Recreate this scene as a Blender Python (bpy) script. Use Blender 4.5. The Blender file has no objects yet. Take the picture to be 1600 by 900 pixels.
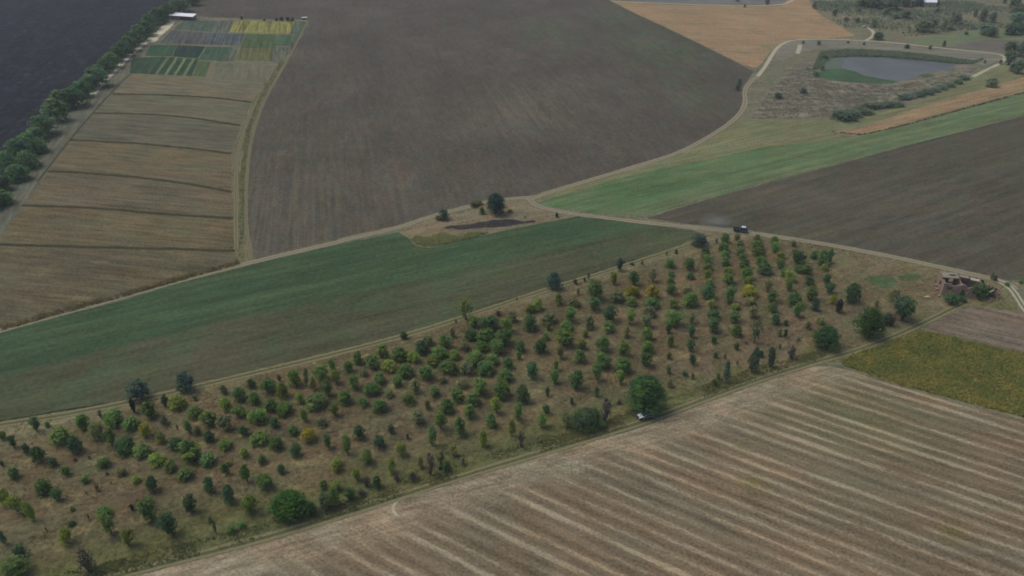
import bpy, bmesh, math, random
from mathutils import Vector, Matrix, noise

# ------------------------------------------------------------------ camera, sky, sun, exposure
SC = bpy.context.scene
COL = SC.collection
PITCH = math.atan(720 / 1200)          # drone gimbal tilt below the horizon
CAM_H = 118.0                          # metres above the fields
FPX = 1200.0                           # focal length for a 1600 px wide frame
cam_d = bpy.data.cameras.new('camera')
cam = bpy.data.objects.new('camera', cam_d)
COL.objects.link(cam)
cam.location = (0, 0, CAM_H)
cam.rotation_euler = (math.pi / 2 - PITCH, 0, 0)
cam_d.sensor_width = 36
cam_d.lens = 36 * FPX / 1600
cam_d.clip_start = 1
cam_d.clip_end = 20000
SC.camera = cam

SUN_EL, SUN_AZ = 60.0, 285.0           # soft light from behind and left; azimuth clockwise from +Y
world = bpy.data.worlds.new('World')
SC.world = world
world.use_nodes = True
wn = world.node_tree.nodes
wl = world.node_tree.links
wn.clear()
sky = wn.new('ShaderNodeTexSky')
sky.sky_type = 'NISHITA'
sky.sun_disc = False
sky.sun_elevation = math.radians(SUN_EL)
sky.sun_rotation = math.radians(SUN_AZ)
sky.air_density = 1.0
sky.dust_density = 4.0
sky.ozone_density = 1.0
bg = wn.new('ShaderNodeBackground')
bg.inputs['Strength'].default_value = 0.118
wo = wn.new('ShaderNodeOutputWorld')
wl.new(sky.outputs[0], bg.inputs[0])
wl.new(bg.outputs[0], wo.inputs[0])
sun_d = bpy.data.lights.new('sun', 'SUN')
sun_d.energy = 0.85
sun_d.angle = math.radians(28)
sun_d.color = (1.0, 0.96, 0.9)
sun = bpy.data.objects.new('sun', sun_d)
COL.objects.link(sun)
_az, _el = math.radians(SUN_AZ), math.radians(SUN_EL)
_sd = Vector((math.sin(_az) * math.cos(_el), math.cos(_az) * math.cos(_el), math.sin(_el)))
sun.rotation_euler = (-_sd).to_track_quat('-Z', 'Y').to_euler()
sun.location = _sd * 500
SC.view_settings.view_transform = 'Standard'
SC.view_settings.look = 'None'
SC.view_settings.exposure = 0.1
SC.view_settings.gamma = 1.0
SC.view_settings.use_curve_mapping = False
SC.render.engine = 'CYCLES'
SC.cycles.max_bounces = 5
SC.cycles.diffuse_bounces = 3
SC.cycles.glossy_bounces = 2
SC.cycles.transmission_bounces = 3
SC.cycles.transparent_max_bounces = 8
SC.cycles.volume_bounces = 0
SC.cycles.use_denoising = True
SC.cycles.filter_width = 1.8

RND = random.Random(7)

# ------------------------------------------------------------------ helpers: geometry on the ground
CP, SP = math.cos(PITCH), math.sin(PITCH)


def at(x, y, z=0.0):
    """Point on the level z that a map survey of the photograph (1600x900) gives for x, y."""
    a = (x - 800) / FPX
    u = -(y - 450) / FPX
    dx, dy, dz = a, CP + u * SP, u * CP - SP
    t = (z - CAM_H) / dz
    return Vector((dx * t, dy * t, z))


def pix(p):
    d = Vector(p) - Vector((0, 0, CAM_H))
    zf = d.y * CP - d.z * SP
    up = d.y * SP + d.z * CP
    return 800 + FPX * d.x / zf, 450 - FPX * up / zf, zf


def densify(pts, step=2.0, jit=0.35, closed=True, seed=0.0):
    out = []
    n = len(pts)
    for i in range(n if closed else n - 1):
        a, b = pts[i], pts[(i + 1) % n]
        L = (b - a).length
        k = max(1, min(160, int(L / step)))
        nrm = Vector((-(b - a).y, (b - a).x, 0))
        if nrm.length > 0:
            nrm.normalize()
        for j in range(k):
            p = a.lerp(b, j / k)
            if jit:
                q = noise.noise(Vector((p.x * 0.07 + seed, p.y * 0.07, 1.7))) * 1.6 \
                    + noise.noise(Vector((p.x * 0.6, p.y * 0.6 + seed, 5.1)))
                p = p + nrm * (q * jit)
            out.append(p)
    if not closed:
        out.append(pts[-1].copy())
    return out


def smooth(pts, it=2):
    for _ in range(it):
        q = [pts[0]]
        for a, b in zip(pts[:-1], pts[1:]):
            q += [a.lerp(b, 0.25), a.lerp(b, 0.75)]
        q.append(pts[-1])
        pts = q
    return pts


def mesh_obj(name, verts, faces, mat, parent=None, smooth_shade=False):
    me = bpy.data.meshes.new(name)
    me.from_pydata(verts, [], faces)
    if mat:
        me.materials.append(mat)
    if smooth_shade:
        me.polygons.foreach_set('use_smooth', [True] * len(me.polygons))
    me.update()
    o = bpy.data.objects.new(name, me)
    COL.objects.link(o)
    if parent:
        o.parent = parent
    return o


def setting(o, label=None):
    o['kind'] = 'structure'
    if label:
        o['label'] = label
    return o


def sheet(name, px, z, mat, jit=0.35, step=2.0, label=None, seed=None):
    pts = [at(x, y) for x, y in px]
    pts = densify(pts, step, jit, True, RND.random() * 50 if seed is None else seed)
    bm = bmesh.new()
    vs = [bm.verts.new((p.x, p.y, z)) for p in pts]
    f = bm.faces.new(vs)
    f.normal_update()
    if f.normal.z < 0:
        f.normal_flip()
    bmesh.ops.triangulate(bm, faces=bm.faces[:])
    me = bpy.data.meshes.new(name)
    bm.to_mesh(me)
    bm.free()
    me.materials.append(mat)
    o = bpy.data.objects.new(name, me)
    COL.objects.link(o)
    return setting(o, label)


def strip(name, px, width, z, mat, label=None, it=2, world_pts=None):
    """A path: a ribbon whose UV runs across (u) and along in metres (v)."""
    pts = world_pts or smooth([at(x, y) for x, y in px], it)
    pts = densify(pts, 2.0, 0.0, False)
    verts, faces, uvs = [], [], []
    d = 0
    for i, p in enumerate(pts):
        t = (pts[min(i + 1, len(pts) - 1)] - pts[max(i - 1, 0)])
        t.normalize()
        nrm = Vector((-t.y, t.x, 0))
        w = width * (1 + 0.18 * noise.noise(Vector((p.x * 0.05, p.y * 0.05, 3))))
        if i:
            d += (p - pts[i - 1]).length
        for k in (-1, -0.33, 0.33, 1):
            q = p + nrm * (w * 0.5 * k)
            verts.append((q.x, q.y, z))
            uvs.append(((k + 1) / 2, d))
    for i in range(len(pts) - 1):
        for k in range(3):
            a = i * 4 + k
            faces.append((a, a + 1, a + 5, a + 4)[::-1])
    o = mesh_obj(name, verts, faces, mat)
    uv = o.data.uv_layers.new(name='UVMap')
    for lp in o.data.loops:
        uv.data[lp.index].uv = uvs[lp.vertex_index]
    return setting(o, label)


# ------------------------------------------------------------------ helpers: materials
K_LIGHT = 0.88


def lin(c):
    c /= 255.0
    return c / 12.92 if c <= 0.04045 else ((c + 0.055) / 1.055) ** 2.4


def C(r, g, b):
    """Base colour of a matt surface seen as this sRGB value under the grey sky."""
    return tuple(min(0.9, lin(v) / K_LIGHT) for v in (r, g, b * 0.95)) + (1.0,)


class NT:
    def __init__(s, name):
        s.m = bpy.data.materials.new(name)
        s.m.use_nodes = True
        s.t = s.m.node_tree
        s.t.nodes.clear()
        s.out = s.n('ShaderNodeOutputMaterial')
        s.pos = s.n('ShaderNodeTexCoord').outputs['Object']

    def n(s, t, **k):
        nd = s.t.nodes.new(t)
        for a, v in k.items():
            setattr(nd, a, v)
        return nd

    def set(s, sock, v):
        if isinstance(v, bpy.types.NodeSocket):
            s.t.links.new(v, sock)
        else:
            sock.default_value = v

    def math(s, op, a, b=0.0, c=None, clamp=False):
        nd = s.n('ShaderNodeMath', operation=op, use_clamp=clamp)
        s.set(nd.inputs[0], a)
        s.set(nd.inputs[1], b)
        if c is not None:
            s.set(nd.inputs[2], c)
        return nd.outputs[0]

    def mix(s, f, a, b):
        nd = s.n('ShaderNodeMix', data_type='RGBA')
        s.set(nd.inputs[0], f)
        s.set(nd.inputs[6], a)
        s.set(nd.inputs[7], b)
        return nd.outputs[2]

    def scale(s, col, f):
        nd = s.n('ShaderNodeVectorMath', operation='SCALE')
        s.set(nd.inputs[0], col if isinstance(col, bpy.types.NodeSocket) else tuple(col)[:3])
        s.set(nd.inputs[3], f)
        return nd.outputs[0]

    def mapping(s, ang=0.0, sc=(1, 1, 1), loc=(0, 0, 0), vec=None):
        nd = s.n('ShaderNodeMapping')
        nd.inputs['Rotation'].default_value = (0, 0, -ang)
        nd2 = s.n('ShaderNodeVectorMath', operation='MULTIPLY')
        s.set(nd.inputs['Vector'], vec or s.pos)
        s.t.links.new(nd.outputs[0], nd2.inputs[0])
        nd2.inputs[1].default_value = sc
        nd3 = s.n('ShaderNodeVectorMath', operation='ADD')
        s.t.links.new(nd2.outputs[0], nd3.inputs[0])
        nd3.inputs[1].default_value = loc
        return nd3.outputs[0]

    def noise(s, sc, det=4.0, rough=0.6, vec=None, dist=0.0):
        nd = s.n('ShaderNodeTexNoise')
        s.set(nd.inputs['Vector'], vec or s.pos)
        nd.inputs['Scale'].default_value = sc
        nd.inputs['Detail'].default_value = det
        nd.inputs['Roughness'].default_value = rough
        nd.inputs['Distortion'].default_value = dist
        return nd.outputs[0]

    def rng(s, v, a, b, c=0.0, d=1.0):
        nd = s.n('ShaderNodeMapRange', clamp=True)
        s.set(nd.inputs[0], v)
        for i, q in enumerate((a, b, c, d)):
            s.set(nd.inputs[i + 1], q)
        return nd.outputs[0]

    def sep(s, vec=None):
        nd = s.n('ShaderNodeSeparateXYZ')
        s.set(nd.inputs[0], vec or s.pos)
        return nd.outputs

    def line(s, p, q, w):
        """0 on the left side of the line p->q (map points), 1 on its right, over w metres each way; returns metres too."""
        d = (q - p)
        d.normalize()
        o = s.sep()
        nx, ny = d.y, -d.x
        v = s.math('ADD', s.math('MULTIPLY', o[0], nx), s.math('MULTIPLY', o[1], ny))
        v = s.math('SUBTRACT', v, p.x * nx + p.y * ny)
        return v

    def bump(s, h, dist=0.1, strength=0.6):
        nd = s.n('ShaderNodeBump')
        nd.inputs['Strength'].default_value = strength
        nd.inputs['Distance'].default_value = dist
        s.set(nd.inputs['Height'], h)
        return nd.outputs[0]

    def matt(s, col, rough=0.95, normal=None, spec=0.1, alpha=None, metal=0.0):
        nd = s.n('ShaderNodeBsdfPrincipled')
        s.set(nd.inputs['Base Color'], col)
        s.set(nd.inputs['Roughness'], rough)
        nd.inputs['Specular IOR Level'].default_value = spec
        nd.inputs['Metallic'].default_value = metal
        if normal is not None:
            s.set(nd.inputs['Normal'], normal)
        if alpha is not None:
            s.set(nd.inputs['Alpha'], alpha)
        s.t.links.new(nd.outputs[0], s.out.inputs[0])
        return s.m


def field_mat(name, c1, c2, c3=None, big=0.018, mid=0.12, fine=1.1, ang=0.0, streak=0.22, slen=0.02, swid=0.7,
              fine_amt=0.22, weeds=(), bump=0.12, extra=None, mid_amt=0.5):
    """Earth or crop: two tones in large drifts, a third in small patches, streaks along the working direction, clods."""
    fine_amt *= 1.9
    streak *= 1.6
    t = NT(name)
    nb = t.noise(big, 5, 0.62)
    col = t.mix(t.rng(nb, 0.36, 0.64), C(*c1), C(*c2))
    if c3:
        nm = t.noise(mid, 5, 0.68)
        col = t.mix(t.math('MULTIPLY', t.rng(nm, 0.46, 0.68), mid_amt), col, C(*c3))
    for wc, lo, hi, sc, amt in weeds:
        nw = t.noise(sc, 6, 0.72, vec=t.mapping(0, (1, 1, 1), (sc * 913, wc[0] * 1.3, 0)))
        col = t.mix(t.math('MULTIPLY', t.rng(nw, lo, hi), amt), col, C(*wc))
    if extra:
        col = extra(t, col)
    sv = t.mapping(ang, (slen, swid, 1))
    ns = t.noise(1.0, 6, 0.72, vec=sv)
    nf = t.noise(fine, 6, 0.75)
    br = t.math('ADD', t.rng(ns, 0.36, 0.64, 1 - streak, 1 + streak), t.rng(nf, 0.36, 0.64, -fine_amt, fine_amt))
    n20 = t.noise(0.045, 3, 0.6, vec=t.mapping(ang, (0.5, 1.3, 1), (17, c1[0], 0)))
    n5 = t.noise(0.25, 4, 0.65, vec=t.mapping(ang, (0.45, 1.2, 1), (c1[1], 9, 0)))
    br = t.math('ADD', br, t.math('ADD', t.rng(n20, 0.34, 0.66, -0.1, 0.1), t.rng(n5, 0.36, 0.64, -0.11, 0.11)))
    ch = t.noise(0.09, 3, 0.6, vec=t.mapping(ang, (0.6, 1.2, 1), (c1[2], 71, 0)))
    warm = t.n('ShaderNodeVectorMath', operation='MULTIPLY')
    t.set(warm.inputs[0], col)
    warm.inputs[1].default_value = (1.05, 0.99, 0.92)
    cool = t.n('ShaderNodeVectorMath', operation='MULTIPLY')
    t.set(cool.inputs[0], col)
    cool.inputs[1].default_value = (0.93, 1.02, 1.02)
    col = t.mix(t.rng(ch, 0.36, 0.64), warm.outputs[0], cool.outputs[0])
    col = t.scale(col, br)
    h = t.math('ADD', nf, t.math('MULTIPLY', ns, 0.8))
    return t.matt(col, 0.97, t.bump(h, bump, 0.7), 0.05)


def plain_mat(name, col, rough=0.6, spec=0.3, var=0.12, sc=1.5, metal=0.0, bump=0.0):
    t = NT(name)
    n = t.noise(sc, 4, 0.65)
    c = t.scale(tuple(col) + (1,) if len(col) == 3 else col, t.rng(n, 0.3, 0.7, 1 - var, 1 + var))
    nm = t.bump(n, bump) if bump else None
    return t.matt(c, rough, nm, spec, metal=metal)


def path_mat(name, c1, c2, grass, ruts=True, soft=0.55):
    """Wheel tracks of pale earth with a grassy middle and ragged, broken edges."""
    t = NT(name)
    uv = t.n('ShaderNodeUVMap').outputs[0]
    u = t.sep(uv)[0]
    n1 = t.noise(0.5, 5, 0.7)
    n2 = t.noise(2.2, 5, 0.7)
    e = t.math('ABSOLUTE', t.math('SUBTRACT', u, 0.5))           # 0 middle .. 0.5 edge
    col = t.mix(t.rng(n1, 0.35, 0.65), C(*c1), C(*c2))
    if ruts:
        mid = t.rng(t.math('ADD', e, t.math('MULTIPLY', t.math('SUBTRACT', n2, 0.5), 0.16)), 0.07, 0.15, 1, 0)
        col = t.mix(mid, col, C(*grass))
    col = t.scale(col, t.rng(n2, 0.3, 0.7, 0.82, 1.18))
    a = t.math('ADD', t.math('MULTIPLY', t.math('SUBTRACT', 0.5, e), 2.0), t.math('MULTIPLY', t.math('SUBTRACT', n1, 0.5), soft * 1.6))
    a = t.rng(a, 0.18, 0.42)
    return t.matt(col, 0.95, t.bump(n2, 0.08, 0.5), 0.05, alpha=a)

HAZE = 0.00017
TREES = """\
53.8,675.2,15.1,22.7,d;73.7,667.7,8.5,8.5,g;127.5,671.5,26.5,24.6,g;94.5,696,35.9,30.2,g;18.9,700.8,14.2,20.8,d;40.6,710.2,11.3,17.9,d;60.5,723.4,22.7,26.5,d;
116.2,709.3,26.5,26.5,d;151.1,686.6,26.5,28.3,o;177.6,663.9,35.9,24.6,g;171,697,20.8,26.5,g;196.5,707.4,34,26.5,d;220.1,713,28.3,18.9,g;205.9,671.5,28.3,22.7,g;
224.8,682.8,19.8,21.7,y;206.9,646,11.3,24.6,D;217.3,629,35.9,34,s;231.4,654.5,26.5,26.5,g;256,636.5,13.2,18.9,d;275.8,641.2,32.1,24.6,l;287.2,612.9,28.3,30.2,s;
256,663.9,13.2,15.1,o;276.8,673.4,4.7,11.3,b;250.3,694.1,15.1,18.9,l;273.9,702.6,26.5,18.9,d;293.8,677.1,15.1,20.8,g;292.8,720.6,26.5,32.1,g;243.7,728.1,26.5,20.8,l;
264.5,736.6,24.6,18.9,g;161.5,731,22.7,15.1,g;82.2,730,13.2,15.1,d;2.8,729.1,5.7,9.4,d;1.9,688.5,11.3,15.1,l;117.1,721.5,8.5,6.6,b;139.8,717.8,5.7,5.7,b;
156.8,656.4,9.4,17,b;21.7,747.9,18.9,18.9,d;103.9,744.2,17,17,g;131.3,756.5,17,14.2,g;67.1,774.4,26.5,26.5,g;86.9,783.8,17.9,20.8,d;6.6,790.5,20.8,26.5,l;
22.7,801.8,20.8,28.3,l;36.8,806.5,13.2,13.2,o;46.9,816,14.2,30.2,l;151.1,767.8,7.6,11.3,o;135.1,773.5,3.8,5.7,b;111.5,799,8.5,8.5,l;111.5,822.6,12.3,9.4,d;
71.8,831.1,3.8,8.5,b;137.9,813.1,3.8,11.3,b;160.6,811.2,26.5,20.8,g;168.1,835.8,24.6,35.9,l;101.1,851.9,22.7,28.3,l;197.4,854.7,20.8,28.3,l;232.4,817.9,34,41.6,g;
205.9,798,9.4,11.3,D;215.4,790.5,9.4,11.3,b;266.4,838.6,28.3,37.8,d;236.2,769.7,20.8,26.5,d;211.6,755.5,14.2,12.3,l;188.9,744.2,17,15.1,o;166.3,742.3,5.7,5.7,o;
291,749.8,28.3,20.8,g;4.7,852.8,11.3,22.7,d;30.2,870.8,22.7,22.7,d;20.8,905.7,43.5,35.9,g;134.1,898.1,30.2,43.5,b;303.8,654.5,28.3,20.8,g;324.6,666.7,32.1,24.6,g;
306.7,680.9,13.2,15.1,o;352,675.2,26.5,26.5,o;349.2,615.7,13.2,15.1,o;351.1,642.2,18.9,20.8,l;373.7,627.1,24.6,22.7,g;392.6,607.2,15.1,15.1,d;396.4,631.8,19.8,20.8,g;
418.1,615.7,26.5,24.6,g;436.1,596.8,9.4,12.3,b;440.8,621.4,18.9,23.6,l;373.7,653.5,24.6,20.8,g;403,663,28.3,24.6,g;422.9,644.1,24.6,22.7,g;444.6,649.7,28.3,22.7,g;
461.6,605.3,22.7,28.3,l;476.7,603.5,8.5,28.3,o;488.1,610.1,13.2,20.8,o;500.3,595.9,24.6,24.6,g;519.2,578.9,11.3,18.9,l;524.9,600.6,17,22.7,l;542.8,582.7,15.1,18.9,g;
467.3,630.8,15.1,17.9,l;491.8,640.3,34,26.5,g;511.7,620.5,18.9,24.6,g;537.2,631.8,24.6,22.7,g;474.8,659.2,12.3,19.8,l;522.1,649.7,17,20.8,l;501.3,667.7,20.8,17,o;
428.5,669.6,17,17,d;380.4,680.9,17,17,d;325.6,691.3,18.9,17.9,d;298.2,720.6,37.8,32.1,g;324.6,728.1,28.3,20.8,g;352,702.6,22.7,17,g;404.9,695.1,28.3,20.8,g;
430.4,703.6,23.6,22.7,g;381.3,714.9,17,17,l;460.7,714,19.8,22.7,d;457.8,680.9,20.8,17,g;481.4,690.4,22.7,21.7,y;512.6,700.8,16.1,22.7,d;541.9,712.1,17.9,30.2,g;
408.7,725.3,14.2,14.2,d;525.8,730,17,15.1,l;304.8,626.1,7.6,9.4,o;355.8,729.1,11.3,8.5,l;352,743.2,15.1,18.9,g;384.1,754.6,17,26.5,g;413.4,765,24.6,24.6,g;
439.9,740.4,13.2,15.1,d;324.6,769.7,18.9,24.6,d;354.9,788.6,23.6,30.2,d;296.3,803.7,24.6,30.2,d;389.8,802.7,24.6,27.4,l;450.3,812.2,62.3,44.4,B;361.5,833,17,11.3,g;
376.6,824.5,15.1,9.4,g;327.5,816.9,7.6,9.4,g;335,835.8,7.6,24.6,b;727.7,501.4,28.3,35.9,L;631.3,530.7,13.2,12.3,d;705.9,526.9,12.3,15.1,o;778.7,494.8,13.2,11.3,b;
712.5,506.1,5.7,7.6,b;669.1,540.1,20.8,17,o;659.6,554.3,26.5,22.7,d;694.6,544.9,24.6,22.7,g;686.1,560.9,28.3,18.9,g;725.8,548.6,18.9,15.1,o;596.4,560.9,22.7,22.7,g;
559.5,570.4,18.9,20.8,g;582.2,577.9,28.3,24.6,g;623.7,564.7,28.3,22.7,g;644.5,566.6,20.8,18.9,l;607.7,580.8,24.6,18.9,l;633.2,590.2,28.3,22.7,g;672.9,573.2,20.8,15.1,l;
665.3,594.9,28.3,24.6,g;701.2,585.5,32.1,24.6,g;709.7,560.9,20.8,13.2,l;736.2,532.6,24.6,18.9,d;739.9,513.7,20.8,18.9,g;764.5,515.6,26.5,22.7,d;758.8,536.4,32.1,24.6,g;
789.1,542,26.5,26.5,g;791,519.4,18.9,22.7,l;751.3,551.5,24.6,18.9,g;775.8,555.2,26.5,24.6,g;743.7,572.3,32.1,24.6,g;725.8,585.5,20.8,20.8,o;768.3,570.4,24.6,18.9,g;
758.8,585.5,30.2,22.7,g;789.1,596.8,26.5,20.8,g;792.8,576,18.9,18.9,g;721,606.3,20.8,17,o;552.9,608.1,18.9,22.7,g;592.6,599.6,22.7,18.9,g;620.9,605.3,20.8,18.9,g;
690.8,598.7,15.1,11.3,o;568,587.4,13.2,13.2,o;580.3,617.4,26.5,20.8,g;648.3,613.6,22.7,22.7,o;567.1,635.3,17.9,15.1,g;607.7,621.2,15.1,13.2,o;593.5,645.7,30.2,22.7,g;
637,632.5,24.6,18.9,g;679.5,620.2,18.9,17,g;667.2,639.1,9.4,13.2,o;713.5,628.7,26.5,22.7,g;751.3,618.3,26.5,26.5,g;738.1,635.3,24.6,22.7,g;784.3,624,28.3,28.3,g;
699.3,645.7,23.6,22.7,g;775.8,646.7,17.9,26.5,l;733.3,655.2,20.8,23.6,g;651.1,662.7,20.8,22.7,o;688,671.2,20.8,28.3,g;766.4,667.5,20.8,22.7,g;719.2,681.6,23.6,29.3,g;
673.8,697.7,20.8,31.2,g;560.5,687.3,18.9,22.7,d;610.5,676.9,12.3,15.1,d;591.6,700.5,19.8,20.8,d;624.7,712.8,17.9,22.7,l;573.7,725.1,20.8,22.7,l;636,686.4,7.6,9.4,o;
609.6,741.1,14.2,24.6,l;526.5,737.4,14.2,17,l;557.6,753.4,17,20.8,l;754.1,697.7,13.2,24.6,l;671.9,743,17,35.9,p;656.8,731.7,9.4,17,o;865.2,452.1,24.6,26.5,s;
920,437,5.7,11.3,b;913.4,440.8,7.6,7.6,b;899.3,444.6,11.3,9.4,b;807.6,469.1,4.7,4.7,b;903,461.6,6.6,11.3,b;871.9,476.7,15.1,17.9,l;840.7,486.1,18.9,18.9,l;
829.4,489.9,20.8,15.1,l;930.4,467.2,26.5,30.2,g;927.6,486.1,20.8,22.7,g;959.7,445.5,15.1,18.9,l;990.9,446.5,17,22.7,g;1020.2,440.8,15.1,20.8,o;989,465.3,24.6,18.9,y;
1019.2,467.2,26.5,21.7,y;1019.2,481.4,24.6,17,g;987.1,478.6,17,15.1,g;963.5,472.9,28.3,18.9,o;897.4,480.5,20.8,17,o;829.4,517.3,24.6,24.6,d;800.1,503.1,17,17,o;
857.7,505,26.5,17,o;891.7,503.1,20.8,22.7,g;856.7,516.4,11.3,13.2,l;886,516.4,20.8,15.1,g;920,513.5,20.8,20.8,o;953.1,503.1,24.6,24.6,d;951.2,520.1,20.8,18.9,g;
985.2,506.9,17,24.6,l;1014.5,495.6,20.8,17,o;1010.7,512.6,20.8,20.8,o;979.5,527.7,13.2,17,o;844.5,553.2,22.7,22.7,d;852,531.5,15.1,13.2,g;814.2,550.4,18.9,18.9,d;
882.3,542.8,34,28.3,g;915.3,527.7,9.4,11.3,g;875.6,560.8,13.2,18.9,o;908.7,546.6,18.9,17,l;905.9,567.4,20.8,20.8,g;941.8,550.4,26.5,24.6,g;940.8,576.8,30.2,26.5,g;
974.8,557.9,22.7,24.6,g;972.9,582.5,28.3,26.5,g;1011.7,531.5,20.8,20.8,g;1012.6,552.3,24.6,20.8,g;1007.9,573,22.7,22.7,d;868.1,579.6,10.4,17,l;810.5,561.7,11.3,13.2,g;
1046.6,540.9,11.3,18.9,g;1044.7,560.8,9.4,11.3,o;831.2,594,22.7,26.5,d;866.2,599.7,16.1,20.8,g;899.3,609.1,22.7,28.3,d;934.2,595.9,17,26.5,g;971,601.6,16.1,22.7,l;
1044.7,584.6,9.4,13.2,o;818,629.9,22.7,28.3,d;808.6,657.3,18.9,28.3,g;800.1,680.9,11.3,24.6,l;814.2,699.8,13.2,26.5,b;852,646.9,13.2,15.1,d;846.4,669.6,17,22.7,g;
892.6,631.8,7.6,11.3,d;932.3,619.5,9.4,15.1,d;855.8,620.5,11.3,17,b;844.5,691.3,4.7,5.7,o;946.5,660.1,20.8,37.8,p;914.4,673.4,45.3,35.9,T;886,668.6,20.8,22.7,o;
925.7,654.5,22.7,18.9,g;938.9,672.4,20.8,17,d;1009.8,646.9,60.5,61.4,W;1046.6,605.3,11.3,13.2,o;967.3,631.8,9.4,9.4,o;968.1,423.3,13.2,19.4,s;1093.8,385.8,27.8,20.8,s;
1003.5,413.6,5.6,6.2,d;987.5,414.3,6.9,4.2,d;1056.2,396.9,5.6,6.9,d;1041.7,399.7,2.8,6.9,o;1047.2,419.2,18.1,15.3,g;1077.8,423.3,19.4,19.4,g;1101.4,403.9,16.7,16.7,d;
1047.9,431.7,15.3,9.7,g;1047.9,442.8,13.9,9.7,g;1078.5,435.8,15.3,9.7,d;1119.6,380.3,5.6,8.3,b;1133.5,380.3,15.3,15.3,g;1131.4,394.2,19.4,15.3,g;1132.8,402.5,16.7,11.1,g;
1133.5,415.7,15.3,13.9,g;1105,412.2,15.3,13.9,g;1107.1,423.3,15.3,12.5,g;1106.4,437.2,15.3,15.3,l;1107.8,449.7,18.1,15.3,g;1151.5,376.1,12.5,11.1,o;1156.4,387.2,15.3,12.5,o;
1157.1,399.7,18.1,15.3,o;1159.2,406.7,13.9,11.1,g;1163.3,419.2,19.4,15.3,g;1166.1,437.2,20.8,19.4,g;1138.3,428.9,16.7,12.5,l;1138.3,444.2,19.4,18.1,g;1183.5,376.1,13.9,9.7,g;
1184.9,390,22.2,13.9,g;1184.9,401.1,22.2,15.3,g;1189.7,413.6,16.7,13.9,g;1195.3,428.9,23.6,18.1,d;1210.6,381.7,13.9,12.5,g;1211.9,394.2,16.7,15.3,g;1218.9,405.3,16.7,12.5,l;
1220.3,420.6,16.7,15.3,g;1170.3,446.9,16.7,15.3,l;1171.7,462.2,26.4,15.3,y;1200.8,456.7,16.7,19.4,o;1228.6,431.7,18.1,12.5,g;1234.2,440,18.1,16.7,l;1234.2,455.3,15.3,16.7,g;
1240.4,385.8,11.1,9.7,o;1242.5,399.7,12.5,11.1,o;1250.1,413.6,22.2,20.8,d;1248.1,426.1,16.7,12.5,g;1261.9,428.9,18.1,16.7,g;1264.7,445.6,15.3,13.9,d;1273.1,405.3,13.9,12.5,d;
1285.6,415,20.8,22.2,g;1298.1,410.8,9.7,18.1,d;1288.3,423.3,13.9,11.1,l;1291.1,444.2,13.9,16.7,d;1299.4,395.6,6.9,8.3,g;1140.3,474.7,20.8,27.8,g;1205.6,473.3,18.1,19.4,g;
1047.9,460.8,18.1,16.7,g;1051.4,481.7,16.7,15.3,l;1075,462.2,20.8,16.7,o;1081.9,480.3,27.8,23.6,g;1052.8,510.8,31.9,27.8,g;1107.6,468.5,23.6,20.8,d;1111.1,481.7,15.3,13.9,l;
1114.6,498.3,22.2,15.3,d;1114.6,520.6,22.2,23.6,d;1116,536.5,10.4,11.1,d;1172.9,477.5,18.1,13.9,o;1150,484.4,15.3,11.1,l;1147.9,505.3,19.4,18.1,g;1151.4,526.1,18.1,18.1,g;
1175.7,496.9,16.7,18.1,o;1181.2,537.2,18.1,34.7,v;1150.7,546.9,8.3,11.1,d;1165.3,537.9,4.9,5.6,o;1212.5,506.7,13.9,16.7,d;1206.9,488.6,16.7,16.7,g;1045.1,521.9,12.5,15.3,d;
1080.6,506.7,12.5,16.7,o;1081.2,528.9,15.3,20.8,d;1079.9,549.7,15.3,18.1,d;1118.1,559.4,8.3,9.7,d;1133.3,560.8,4.2,6.9,d;1218.8,545.6,4.2,8.3,d;1218.1,526.1,8.3,11.1,o;
1081.9,570,12.5,15.3,d;1070.1,588.1,9.7,8.3,d;1081.9,592.2,5.6,9.7,o;1116.7,602.6,8.3,11.1,d;1122.2,592.2,6.9,9.7,l;1137.5,599.9,15.3,36.8,c;1177.8,583.2,20.8,40.3,c;
1206.9,574.2,11.1,30.6,c;1188.2,558.2,9.7,11.1,d;1152.1,571.4,4.9,8.3,b;1240.7,478.8,23.6,21.9,g;1245.8,495.7,18.6,23.6,g;1269.4,470.4,20.2,21.9,g;1273.7,485.6,15.2,16.9,s;
1298.1,458.6,15.2,16.9,d;1302.3,475.4,11.8,15.2,y;1311.6,488.9,15.2,21.9,D;1334.4,473.7,25.3,30.4,d;1369.8,479.7,7.6,10.1,o;1397.7,469.5,18.6,18.6,o;1414.6,503.3,35.4,38,V;
1358.9,527.7,48.9,48.1,W;1385.9,509.2,20.2,20.2,d;1396,510.9,15.2,21.9,b;1293.1,547.2,48.9,38.8,W;1281.2,506.7,13.5,11.8,o;1262.7,514.2,10.1,11.8,o;1228.1,527.7,7.6,13.5,d;
1228.1,509.2,6.7,8.4,d;1247.5,532.8,5.9,6.7,o;1237.4,561.5,18.6,21.9,p;572.1,762.4,19.7,19.7,p;587.7,764,16.4,19.7,d;619.8,753.3,13.2,13.2,p;644.5,752.5,23,14.8,b;
687.2,726.2,16.4,23,o;698.8,736.1,14.8,16.4,d;687.2,734.4,9.9,8.2,s;708.6,713,14.8,19.7,o;723.4,727.8,11.5,13.2,o;504.7,764,14.8,14.8,g;526.1,768.9,18.1,18.1,l;
503,796.9,21.4,28,o;521.1,792,21.4,29.6,g;545.8,782.1,21.4,21.4,d;484.9,805.1,19.7,23,d;565.5,775.5,18.1,11.5,p;1305,25,10,10,f;1322.5,33.8,8.8,7.5,f;1340,35,7.5,7.5,f;
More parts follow.
